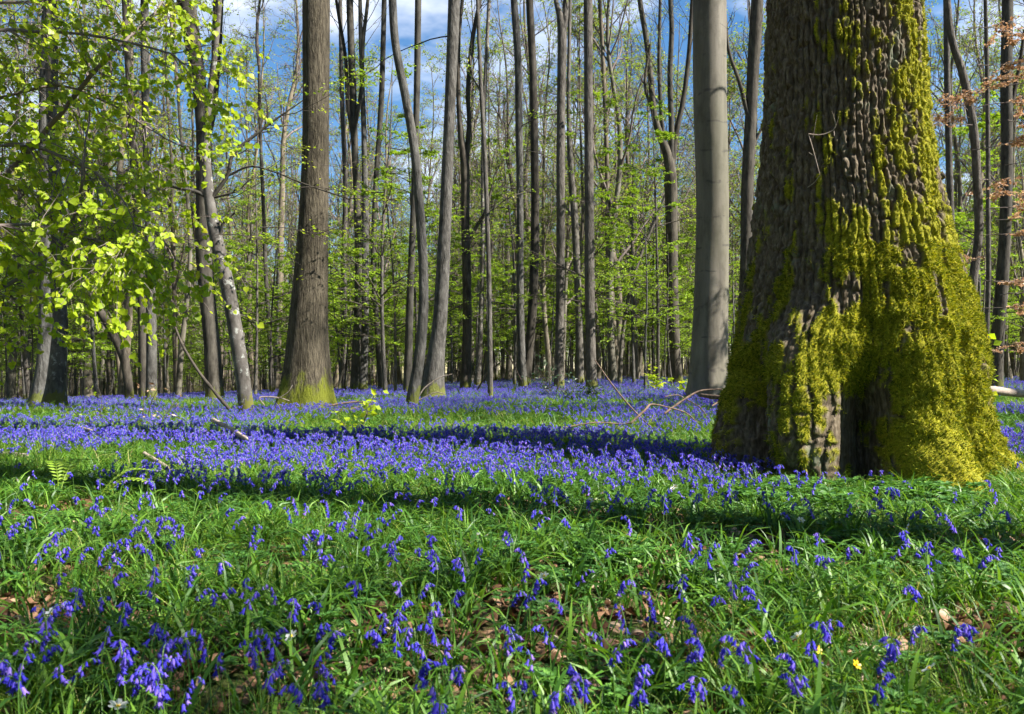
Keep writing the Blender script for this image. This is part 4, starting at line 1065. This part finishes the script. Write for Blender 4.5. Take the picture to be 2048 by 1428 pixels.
scatter('bluebell_carpet', np.stack([x, y, ground(x, y)], -1), scatter_rot(n, rng, 0.10), rng.uniform(0.52, 0.74, n), rng.integers(0, len(BLUE), n), [b[3] for b in BLUE], 'dense carpet of violet-blue bluebells running back between the trunks')

BARE = [(0.28, 2.25, 0.42, 0.30), (-1.0, 2.9, 0.45, 0.22), (1.15, 2.1, 0.28, 0.22), (-2.2, 4.2, 0.5, 0.25), (0.9, 3.35, 0.45, 0.2), (-0.45, 1.75, 0.22, 0.2), (-1.6, 2.35, 0.3, 0.2), (0.35, 1.55, 0.2, 0.15), (2.0, 3.3, .5, .2)]
def bare(x, y):
    b = 0
    for (cx, cy, sx, sy) in BARE: b = b + np.exp(-((x - cx) / sx) ** 2 - ((y - cy) / sy) ** 2)
    b = b + 0.32 * sstep(0.56, 0.66, fbm(x * 1.3 + 4, y * 1.3, seed=68, octv=3)) * (y < 4.2)
    return b * (0.6 + 0.8 * fbm(x * 4, y * 4, seed=66, octv=2))
# grass, strap leaves, anemone leaves, litter
def cover(name, protos, specs, label, tilt=0.15, seed=1, s=(0.75, 1.25), noise=None, zoff=0.0, strip=True, veg=0.66):
    r = np.random.default_rng(seed)
    X, Y, S = [], [], []
    for (n, y0, y1, sc) in specs:
        x, y = fan(n, y0, y1, r, 0.9)
        k = ~in_oak(x, y, 0.93)
        if strip: k &= r.random(n) > np.minimum(bare(x, y) * 1.1, 0.8)
        if noise:
            fr, thr, sd = noise
            k &= fbm(x * fr, y * fr, seed=sd, octv=3) + r.normal(0, 0.05, n) > thr
        X.append(x[k]); Y.append(y[k]); S.append(np.full(k.sum(), sc))
    x, y, sc = map(np.concatenate, (X, Y, S))
    n = len(x)
    return scatter(name, np.stack([x, y, ground(x, y) + zoff], -1), scatter_rot(n, r, tilt), r.uniform(*s, n) * sc * veg, r.integers(0, len(protos), n), protos, label)
cover('grass', GRASS, [(4600, 1.0, 2.6, 1.0), (8000, 2.5, 5, 1.0), (13000, 4.8, 9, 1.35), (15000, 8.5, 18, 1.7), (9000, 17, 48, 1.8)], 'fine green grass between the flowers', 0.12, 3, noise=(0.9, 0.46, 15))
cover('strap_leaf_cover', STRAP, [(1500, 1.0, 2.6, 1.1), (2800, 2.5, 5, 1.1), (5500, 4.8, 9, 1.05), (9000, 8.5, 18, 1.15), (9000, 17, 46, 1.4)], 'glossy strap-shaped green bluebell leaves under the flowers', 0.15, 4)
cover('anemone_leaf_cover', ANEM, [(700, 1.0, 2.6, 0.9), (2600, 2.5, 5, 1.0), (4200, 4.8, 8, 1.1), (4000, 8, 16, 1.3)], 'low green divided anemone leaves covering the ground', 0.12, 5, noise=(0.8, 0.50, 27))
cover('leaf_litter', DEAD, [(3000, 0.9, 2.6, 0.8), (4600, 2.5, 5, 0.9), (3000, 4.8, 9, 1.0)], 'scattered small brown dead leaves between the grass', 0.5, 6, zoff=0.012, strip=False, veg=1.0)
# dense anemone leaves at the foot of the oak
r = np.random.default_rng(8)
n = 300
px = r.uniform(1440, 1960, n); y = r.uniform(4.0, 5.25, n); x = (px - 1024) / FPX * y
k = ~in_oak(x, y, 0.98)
x, y = x[k], y[k]
o = scatter('oak_foot_leaves', np.stack([x, y, ground(x, y)], -1), scatter_rot(len(x), r, 0.15), r.uniform(0.7, 1.15, len(x)), r.integers(0, 4, len(x)), ANEM, 'thick bed of dark green anemone leaves at the foot of the mossy oak')

# ------------------------------------------------------------------ larger dead leaves, one object each
r = np.random.default_rng(12)
for k in range(150):
    px, py = r.uniform(0, 2048), r.uniform(1040, 1420)
    if fbm(np.array([px / 260.0]), np.array([py / 120.0]), seed=44)[0] < 0.45: px = r.uniform(880, 1500); py = r.uniform(1120, 1320)
    Y = 3.0
    for _ in range(8):
        dx, dy, dz = ray(px, py); Y = 0.5 * Y + 0.5 * ((gz((px - 1024) / FPX * Y, Y) + 0.02 - CAMZ) / dz * dy)
    x = (px - 1024) / FPX * Y
    o = obj('dead_leaf', DEAD[int(r.integers(5))])
    o.location = (x, Y, gz(x, Y) + 0.03); o.rotation_euler = (r.normal(0, 0.45), r.normal(0, 0.45), r.uniform(0, 6.28)); s = r.uniform(0.6, 1.05); o.scale = (s, s, s)
    a, b = where(px, py)
    tag(o, 'curled brown dead leaf lying %s, %s' % (a, b), 'leaf', 'dead leaves %s, %s' % (a, b))

# white anemones and two yellow flowers
def anemone_parts():
    mb = MB(); n = 6
    for k in range(n):
        a = k * 2 * math.pi / n; d = np.array((math.cos(a), math.sin(a), 0)); s = np.array((-d[1], d[0], 0))
        V = [d * .002, d * .010 + s * .0055 + (0, 0, .003), d * .018 + s * .0035 + (0, 0, .004), d * .018 - s * .0035 + (0, 0, .004), d * .010 - s * .0055 + (0, 0, .003)]
        mb.add(V, None, [(0, 1, 2), (0, 2, 3), (0, 3, 4)])
    fl = mb.mesh('anemone_petals', [M['petal_white']], False)
    c = MB(); V, Q = tubes(np.array([[(0, 0, 0), (0, 0, .004), (0, 0, .005)]]), np.array([[.004, .004, .001]]), 8); c.add(V, Q)
    ce = c.mesh('anemone_centre', [M['petal_yellow']])
    st = MB(); st.add(*tubes(spline([(0, 0, -.01), (.004, .002, .06), (0, 0, .14)], 8)[None], np.full((1, 8), .0012), 4))
    return fl, ce, st.mesh('anemone_stem', [M['stem']]), anemone_leaf_mesh(90, 1)
AF = anemone_parts()
for k, (px, py) in enumerate([(1180, 998), (1205, 985), (1350, 965), (955, 1060), (975, 1062), (1088, 1140), (1570, 995), (1875, 992), (1640, 955), (1600, 1035), (1825, 1240), (1592, 1265), (1855, 1330), (240, 1410), (200, 955), (185, 945),
                              (35, 955), (60, 952), (1345, 968), (1412, 905), (108, 1215), (585, 1262), (1815, 1045), (690, 1120), (1110, 940), (1240, 930)]):
    Y = 3.0
    for _ in range(10):
        dx, dy, dz = ray(px, py); Y = 0.5 * Y + 0.5 * min(9, (gz((px - 1024) / FPX * Y, Y) + 0.14 - CAMZ) / dz * dy)
    x = (px - 1024) / FPX * Y
    if in_oak(x, Y, 0.95): Y = OAK_Y - 1.05; x = (px - 1024) / FPX * Y
    a, b = where(px, py)
    t = thing('wood_anemone', 'white six-petalled wood anemone %s, %s' % (a, b), 'flower', (x, Y, gz(x, Y)), 'wood anemones %s, %s' % (a, b), r.uniform(0, 6.28), r.uniform(0.8, 1.0))
    obj('stem', AF[2], t); lf = obj('leaf', AF[3], t); lf.scale = (.8, .8, .8)
    f = obj('flower', AF[0], t); f.location = (0, 0, .14); f.rotation_euler = (r.uniform(0.5, 1.1), r.normal(0, .5), 0)
    c = obj('flower_centre', AF[1], f)
for (px, py, lab) in ((1632, 1300, 'upper of two small yellow flowers in the grass at bottom right'), (1709, 1330, 'lower of two small yellow flowers in the grass at bottom right')):
    Y = 1.6
    for _ in range(10):
        dx, dy, dz = ray(px, py); Y = 0.5 * Y + 0.5 * (gz((px - 1024) / FPX * Y, Y) + 0.13 - CAMZ) / dz * dy
    x = (px - 1024) / FPX * Y
    t = thing('celandine', lab, 'flower', (x, Y, gz(x, Y)))
    obj('stem', AF[2], t).scale = (1, 1, .93)
    me = AF[0].copy(); me.materials.clear(); me.materials.append(M['petal_yellow'])
    f = obj('flower', me, t); f.location = (0, 0, .13); f.rotation_euler = (0.9, 0.2, 0.4); f.scale = (.6, .6, .8)
    obj('flower_centre', AF[1], f)

# ------------------------------------------------------------------ fallen wood
def stick(name, label, pts, mat, Y=None, zoff=0.03, forks=(), cat='branch', sides=10, knobs=0.12, seed=1):
    """pts (px, py, width px[, depth]); lies on the ground at the depth its pixels meet it"""
    rows = []
    for (px, py, w, *d) in pts:
        if d: Yk = d[0]
        elif Y: Yk = Y
        else:
            Yk = 6.0
            for _ in range(14):
                dx, dy, dz = ray(px, py); Yk = 0.5 * Yk + 0.5 * min(40, (gz((px - 1024) / FPX * Yk, Yk) + zoff - CAMZ) / dz * dy)
        rows.append((*P(px, py, Yk), w / 2 * PXW(Yk)))
    base = np.array(rows[0][:3]); base[2] = gz(base[0], base[1])
    q = spline(rows, max(12, len(rows) * 7)); rng = np.random.default_rng(seed)
    q[:, 3] = np.maximum(q[:, 3] * (1 + knobs * rng.normal(size=len(q))), 0.002)
    q[[0, -1], 3] *= 0.25
    t = thing(name, label, cat, base)
    obj('stem', MB().add(*tubes((q[:, :3] - base)[None], q[None, :, 3], sides)).mesh('stick', [M[mat]]), t)
    for fk in forks:
        rw = [(*P(px, py, d), w / 2 * PXW(d)) for (px, py, w, d) in fk]
        s = spline(rw, max(8, len(rw) * 6)); s[:, 3] = np.maximum(s[:, 3], 0.0018)
        obj('side_branch', MB().add(*tubes((s[:, :3] - base)[None], s[None, :, 3], 6)).mesh('side_branch', [M[mat]]), t)
    return t
stick('fallen_branch', 'short barkless stick lying askew in the flowers, lower left', [(286, 906, 9), (312, 922, 10), (342, 941, 11)], 'palewood', zoff=0.1)
stick('fallen_branch', 'pale stick slanting through flowers below the leaning lichened trunk', [(424, 839, 9), (455, 855, 9), (496, 880, 10)], 'palewood', zoff=0.2)
stick('fallen_branch', 'thin pale stick left of the slanting stick, half hidden in flowers', [(148, 852, 6), (185, 862, 6)], 'palewood', zoff=0.2)
stick('fallen_log', 'broken pale log end lying in grass at the left edge', [(-30, 908, 14), (30, 912, 15), (62, 913, 10)], 'palewood', zoff=0.08, cat='log')
stick('fallen_branch', 'brown arched branch lying across bluebells in the centre', [(822, 866, 7, 9.6), (850, 857, 9, 9.6), (905, 852, 11, 9.7), (950, 857, 11, 9.7), (995, 863, 8, 9.7)], 'deadwood',
      forks=[[(880, 868, 4, 9.6), (900, 860, 4, 9.65), (905, 853, 4, 9.7)]])
stick('fallen_branch', 'dark curved branch on the ground right of the big fissured trunk', [(650, 828, 6, 11.6), (675, 822, 9, 11.8), (705, 818, 7, 11.9), (720, 813, 4, 12)], 'deadwood', forks=[[(655, 812, 4, 11.8), (690, 806, 4, 11.9), (725, 804, 3, 12), (750, 815, 2, 12)]])
stick('fallen_log', 'pale round fallen log at the right edge beyond the oak', [(1955, 778, 17, 9.8), (1990, 781, 17, 9.9), (2030, 786, 16, 10.0), (2110, 792, 16, 10.2)], 'palewood', cat='log', knobs=0.04, sides=14)
stick('fallen_branch', 'dark broken bough against the mossy oak’s left side', [(1400, 790, 7, 9.6), (1425, 794, 9, 9.4), (1460, 796, 9, 9.2), (1500, 800, 8, 9.0)], 'deadwood', forks=[[(1450, 795, 4, 9.3), (1435, 805, 4, 9.2), (1424, 812, 3, 9.1)]])
stick('dead_branch', 'thin branching dead bough arching over the bluebells left of the oak', [(1445, 778, 3, 9.0), (1400, 782, 4, 9.0), (1370, 798, 4.5, 8.9), (1345, 815, 5, 8.8), (1328, 828, 5, 8.7)], 'deadwood', sides=6,
      forks=[[(1262, 846, 5, 8.2), (1290, 820, 5, 8.3), (1302, 809, 5, 8.4), (1330, 813, 3, 8.5), (1370, 825, 3, 8.6), (1395, 845, 2, 8.7)], [(1190, 720, 2, 8.6), (1225, 770, 3, 8.4), (1265, 818, 3, 8.3), (1310, 862, 3, 8.1)],
             [(1130, 855, 3, 8.0), (1190, 845, 3, 8.1), (1240, 848, 4, 8.2), (1262, 846, 4, 8.2)], [(1370, 798, 2, 8.9), (1355, 790, 2, 8.8), (1330, 793, 2, 8.7)], [(1375, 800, 2, 8.9), (1400, 815, 2, 8.8), (1418, 838, 2, 8.7)]])
stick('dead_branch', 'bare thin stem leaning from the left of the lichened leaning trunk', [(345, 640, 4, 12), (365, 690, 5, 12), (395, 740, 6, 12), (430, 785, 7, 12), (462, 822, 7, 12)], 'twig_dark', sides=6)
stick('dead_branch', 'forked bare twig standing under the central trunks', [(955, 780, 4, 16), (975, 745, 4, 16), (1000, 725, 3, 16), (1012, 700, 2, 16)], 'deadwood', sides=6, forks=[[(1042, 760, 3, 16), (1020, 715, 3, 16), (1005, 690, 2, 16), (985, 640, 2, 16)]])
stick('dead_branch', 'pale dry bent stems rising at the swollen foot of the grey trunk', [(836, 795, 3, 14), (850, 775, 3, 14), (880, 755, 2, 14), (905, 748, 2, 14)], 'palewood', sides=6, forks=[[(838, 800, 3, 14), (870, 785, 2, 14), (890, 788, 2, 14)]])
stick('dead_branch', 'thin white twigs at the foot of the big fissured trunk', [(530, 812, 2, 11.6), (520, 795, 3, 11.6), (555, 795, 3, 11.7), (580, 802, 2, 11.8)], 'palewood', sides=6, forks=[[(556, 797, 2, 11.7), (575, 785, 2, 11.7), (585, 770, 2, 11.7)]])

# ------------------------------------------------------------------ shrubs, saplings, ferns
def shrub(name, label, px, Y, H, W, mat, leafsize, seed, nst=9, lk=6, cat='shrub', aspect=0.5, keep=1.0, group=None):
    rng = np.random.default_rng(seed)
    x = (px - 1024) / FPX * Y; t = thing(name, label, cat, (x, Y, gz(x, Y)), group)
    d = rng.normal(size=(nst, 3)) * np.array((W, W, 0)) / H + np.array((0, 0, 1.0))
    P0 = grow(rng.normal(size=(nst, 3)) * np.array((.06, .06, 0)), d, rng.uniform(.6, 1.1, nst) * H, 7, 0.16, 0.02, None, rng); R0 = taper(np.full(nst, 0.008), 7, .3)
    mb = MB().add(*tubes(P0, R0, 5))
    s, dv, tt, pl, rd = spawn(P0, R0, 7, 0.15, 1.0, .5, 1.1, rng)
    P1 = grow(s, dv, pl * .35 * rng.uniform(.5, 1.2, len(s)), 5, .15, 0.0, .8, rng); R1 = taper(np.minimum(rd * .6, .004), 5, .4)
    mb.add(*tubes(P1, R1, 3))
    obj('stems', mb.mesh('stems', [M['twig_dark']]), t)
    V, T = leaves_on(P1, lk, leafsize, rng, aspect=aspect, keep=keep)
    obj('foliage', mesh_np('foliage', V, None, T, [M[mat]], smooth=False), t)
    return t
shrub('holly_bush', 'dark glossy holly bush at the foot of the straight brown trunk', 1112, 17.5, 0.95, 0.55, 'holly', 0.07, 31)
shrub('holly_bush', 'low dark holly spreading left of the straight pale trunk’s foot', 1150, 17.0, 0.55, 0.7, 'holly', 0.07, 32)
shrub('holly_bush', 'small holly clump right of the straight pale trunk’s foot', 1178, 16.5, 0.5, 0.35, 'holly', 0.07, 33)
shrub('maple_sapling', 'bright green maple seedling beside the mossy oak’s right edge', 1962, 9.5, 0.95, 0.12, 'leaf_fresh', 0.10, 34, 3, 2, 'sapling', 0.9, 0.8)
shrub('maple_sapling', 'leafy green seedling between the limbed dark trunk and smooth beech', 1378, 17, 0.75, 0.2, 'leaf_fresh', 0.10, 35, 5, 3, 'sapling', 0.8)
shrub('maple_sapling', 'pale leafy seedling in flowers in front of the limbed dark trunk', 1312, 20, 0.8, 0.25, 'leaf_fresh', 0.10, 36, 5, 3, 'sapling', 0.8)
shrub('maple_sapling', 'small leafy twig standing in flowers left of the straight dark slender trunk', 185, 10.5, 0.6, 0.3, 'leaf_fresh', 0.045, 37, 4, 3, 'sapling', 0.7)
shrub('maple_sapling', 'small sprouting seedling with drooping young leaves below the slender dark trunk', 300, 10.0, 0.7, 0.15, 'leaf_copper', 0.07, 38, 3, 2, 'sapling', 0.5, 0.6)
shrub('maple_sapling', 'yellow-green seedling beside the dark curved branch in front', 722, 8.8, 0.5, 0.12, 'leaf_fresh', 0.08, 39, 3, 3, 'sapling', 0.8)
def fern(label, px, py, H, yaw, seed):
    rng = np.random.default_rng(seed); Y = 4.0
    for _ in range(12):
        dx, dy, dz = ray(px, py); Y = .5 * Y + .5 * (gz((px - 1024) / FPX * Y, Y) - CAMZ) / dz * dy
    x = (px - 1024) / FPX * Y; t = thing('fern', label, 'fern', (x, Y, gz(x, Y)), None, yaw)
    for k in range(3):
        a = rng.uniform(-.9, .9); s = spline([(0, 0, 0), (.05, 0, H * .6), (.16, 0, H), (.30, 0, H * .95)], 20)
        c, sn = math.cos(a), math.sin(a)
        s = np.stack([s[:, 0] * c, s[:, 0] * sn, s[:, 2] * rng.uniform(.7, 1.1)], -1)
        mb = MB().add(*tubes(s[None], np.linspace(.0025, .0008, 20)[None], 4))
        for i in range(6, 20):
            tg = norm(s[min(i + 1, 19)] - s[i - 1]); sd = norm(np.cross(tg, (0, 0, 1.0)))
            L = .05 * math.sin(math.pi * (i - 4) / 17) + .006
            for g in (-1, 1):
                V, T = leaf_quads(np.array([s[i]]), np.array([sd * g + tg * .4]), np.array([np.cross(sd, tg)]), [L], [L * .34]); mb.add(V, None, T)
        obj('frond', mb.mesh('frond', [M['fern']], False), t)
fern('yellow-green fern frond unrolling in the grass at left', 120, 1005, .20, 2.2, 1)
fern('upright yellow-green fern beside the shadow band at left', 190, 1030, .22, .4, 2)
sedge = [tuft(900 + k, 60, (.25, .5), (.002, .0035), .035, M['grass'], (.3, 1.1)) for k in range(2)]
for (px, py, k, lab) in ((25, 985, 0, 'tall sedge tussock at the left edge by the log end'), (90, 960, 1, 'dry sedge tussock right of the left-edge tussock'), (850, 1320, 0, 'dense grass tussock in the grass at bottom centre')):
    Y = 4.0
    for _ in range(12):
        dx, dy, dz = ray(px, py); Y = .5 * Y + .5 * (gz((px - 1024) / FPX * Y, Y) - CAMZ) / dz * dy
    x = (px - 1024) / FPX * Y
    o = obj('sedge_tussock', sedge[k]); o.location = (x, Y, gz(x, Y)); tag(o, lab, 'grass tussock')
    if py > 1200: o.scale = (.5, .5, .5)

# ------------------------------------------------------------------ lime boughs reaching in from the left
def lime_leaf_mesh(seed):
    r = np.random.default_rng(seed)
    prof = [(0, 0), (-.06, .22), (.10, .46), (.38, .52), (.68, .34), (1.0, 0)]
    V = [(0, 0, 0), (.45, 0, -.05), (1, 0, -.12 * r.uniform(.5, 2))]
    for sg in (1, -1):
        V += [(a, sg * b, .10 * b + r.normal(0, .03) - .06 * a) for a, b in prof[1:-1]]
    T = []
    for off, sg in ((3, 1), (7, -1)):
        ring = [0] + [off + k for k in range(4)] + [2]
        for a, b in zip(ring[:-1], ring[1:]): T.append((1, b, a) if sg > 0 else (1, a, b))
    return np.array(V), np.array(T)
LL = [lime_leaf_mesh(k) for k in range(4)]
LLM = [MB().add(V, None, T).mesh('lime_leaf', [M['leaf_fresh']], True) for V, T in LL]
def lime_tree():
    rng = np.random.default_rng(2024)
    x0, y0 = -4.35, 5.4
    base = np.array((x0, y0, gz(x0, y0)))
    t = thing('lime_tree', 'lime tree whose bright fresh-leaved boughs fill the upper left', 'tree', base)
    tr = spline([(0, 0, -.1, .10), (.05, 0, 1.2, .085), (.0, .1, 2.6, .07), (.2, .1, 4.5, .05), (.1, .2, 7.5, .02)], 30)
    obj('trunk', MB().add(*tubes(tr[None, :, :3], tr[None, :, 3], 14)).mesh('lime_trunk', [M['bark_grey']]), t)
    BR = [([(-230, 150), (-60, 70), (80, 66), (200, 78), (330, 108), (410, 150)], 5.2, .016), ([(-240, 470), (-60, 420), (30, 330), (120, 225), (200, 115), (262, 50), (330, -20)], 5.6, .026),
          ([(-240, 640), (-60, 600), (60, 545), (125, 470), (160, 360), (172, 220)], 5.0, .018), ([(-230, 330), (-40, 300), (80, 300), (190, 345), (260, 400), (300, 470)], 4.7, .012),
          ([(-240, 520), (-50, 460), (60, 450), (150, 470), (220, 500), (250, 540)], 4.6, .012), ([(-230, 60), (0, 10), (140, 10), (260, -10), (380, 20)], 5.6, .014),
          ([(-240, 420), (0, 380), (110, 400), (210, 420), (330, 470), (370, 520)], 5.1, .012), ([(-240, 250), (-20, 200), (120, 170), (240, 200), (330, 250), (420, 290)], 5.5, .014)]
    twig_P, big = [], []
    for pts, Y, r in BR:
        rows = [(*(P(px, py, Y + .25 * math.sin(k * 1.3 + Y)) - base), r * (1 - .75 * k / (len(pts) - 1))) for k, (px, py) in enumerate(pts)]
        st = tr[np.argmin(np.abs(tr[:, 2] - (rows[0][2] - .15)))]
        rows = [(*st[:3], r * 1.05)] + rows
        s = spline(rows, 40); s[:, :3] += np.cumsum(rng.normal(size=(40, 3)) * .006, 0) * np.linspace(0, 1, 40)[:, None]
        mb = MB().add(*tubes(s[None, :, :3], np.maximum(s[None, :, 3], .002), 8))
        a, d, tt, pl, rd = spawn(s[None, :, :3], s[None, :, 3], 42, .26, 1.0, .5, 1.2, rng)
        d[:, 2] -= .25
        P1 = grow(a, d, rng.uniform(.25, .75, len(a)), 7, .16, -.06, None, rng); R1 = taper(np.minimum(rd * .6, .004), 7, .35)
        mb.add(*tubes(P1, R1, 4))
        a, d, tt, pl, rd = spawn(P1, R1, 3, .3, 1.0, .5, 1.0, rng)
        P2 = grow(a, d, rng.uniform(.10, .28, len(a)), 7, .16, -.08, None, rng); R2 = np.full(P2.shape[:2], .0013)
        mb.add(*tubes(P2, R2, 3))
        twig_P += [P1, P2]
        obj('bough', mb.mesh('bough', [M['twig']]), t)
    TP = np.concatenate(twig_P)
    a, d, tt, pl, rd = spawn(TP, np.ones(TP.shape[:2]), 9, .12, 1.0, .6, 1.2, rng)
    keep = rng.random(len(a)) < .72
    a, d = a[keep], d[keep]
    d[:, 2] = d[:, 2] * .5 - rng.uniform(.2, 1.0, len(d)); d = norm(d)
    size = rng.uniform(.022, .044, len(a))
    X = d; N = norm(rng.normal(size=d.shape) * .55 + np.array((.25, -.45, .6))); S = norm(np.cross(N, X)); U = np.cross(X, S)
    wp = a + base
    depth = wp[:, 1]; vis = (wp[:, 0] / depth > -.66)
    app = np.where(vis, size / depth, 0)
    order = np.argsort(-app)
    ind = set(order[:300].tolist())
    mb = MB()
    for k in range(len(a)):
        if k in ind:
            o = obj('leaf', LLM[k % 4], t)
            m = Matrix.Identity(4)
            for c, v in enumerate((X[k], S[k], U[k])):
                for q in range(3): m[q][c] = float(v[q] * size[k])
            for q in range(3): m[q][3] = float(a[k][q])
            o.matrix_local = m
        else:
            V, T = LL[k % 4]
            mb.add((V[:, 0:1] * X[k] + V[:, 1:2] * S[k] + V[:, 2:3] * U[k]) * size[k] + a[k], None, T)
    f = obj('foliage', mb.mesh('lime_foliage', [M['leaf_fresh']], True), t); f['kind'] = 'stuff'
    print('lime leaves', len(a))
lime_tree()
# fresh leaves on the leaning trunk's bare limbs
lt = [o for o in COL.objects if o.name.startswith('leaning_tree')][0]
FRESH = [gen_spray(540 + k, 1.4, .008, M['leaf_fresh'], .055, 8, 4, 2, .55, 'twig_dark', -.02, .8) for k in range(2)]
for k, (px, py, Y, yaw, sc) in enumerate([(430, 210, 12.0, .3, .8), (500, 280, 12.0, .5, .9), (560, 232, 12.0, -.3, .9), (600, 375, 12.0, .2, .9), (420, 260, 12.1, 2.8, .9), (690, 398, 12.0, .1, .8), (440, 400, 12.0, -.4, .9), (430, 470, 12.0, .2, 1.0), (400, 480, 12.1, 3.0, 1.0),
                                    (520, 455, 12.2, .3, 1.1), (610, 470, 12.0, -.2, .8), (330, 380, 12.0, 2.6, .9), (640, 330, 12.0, .6, .7), (385, 130, 12.1, .4, .9)]):
    attach_spray(lt, P(px, py, Y) - np.array(lt.location), yaw, FRESH[k % 2], sc, .05)

# ------------------------------------------------------------------ the far wood and its undergrowth
def joined(proto):
    mb_v, mb_t, mt = [], [], []
    mb = MB()
    mats = []
    for k, me in enumerate(proto):
        V = np.empty(len(me.vertices) * 3, np.float32); me.vertices.foreach_get('co', V)
        me.calc_loop_triangles(); T = np.empty(len(me.loop_triangles) * 3, np.int32); me.loop_triangles.foreach_get('vertices', T)
        mb.add(V.reshape(-1, 3), None, T.reshape(-1, 3), k); mats.append(me.materials[0])
    return mb.mesh('far_tree', mats, False)
r = np.random.default_rng(99)
n = 900
y = 78 + 90 * r.random(n); x = r.uniform(-1, 1, n) * (.72 * y + 4)
scatter('far_wood', np.stack([x, y, ground(x, y)], -1), scatter_rot(n, r, .03), r.uniform(.8, 1.15, n), r.integers(0, 3, n), [joined(WOOD_TREES[k]) for k in (1, 3, 5)], 'far-off wood of thin trunks and green foliage closing the view')
n = 1100
y = 34 + 120 * r.random(n) ** .8; x = r.uniform(-1, 1, n) * (.70 * y + 3)
scatter('undergrowth', np.stack([x, y, ground(x, y)], -1), scatter_rot(n, r, .08), r.uniform(.4, 1.5, n), r.integers(0, 2, n), [joined(YOUNG[0]), joined(YOUNG[2])], 'low green undergrowth of leafy saplings deep in the wood')

# the wood goes on beside and behind the viewpoint
X, Y = r.uniform(-46, 62, 900), r.uniform(-42, 42, 900)
pp = .327 * X + .945 * Y
edge = .70 * np.maximum(Y, 0) + 4.5
ok = (np.abs(X) > edge) | (Y < -3)
ok &= (np.hypot(X, Y) > 6) & ~((X > 0) & (pp > -1.0) & (X < edge + 26))
X, Y = X[ok][:230], Y[ok][:230]
scatter('surrounding_wood', np.stack([X, Y, ground(X, Y)], -1), scatter_rot(len(X), r, .03), r.uniform(.85, 1.15, len(X)), r.integers(0, 3, len(X)), [joined(WOOD_TREES[k]) for k in (0, 1, 5)], 'wood continuing beside and behind the viewpoint')
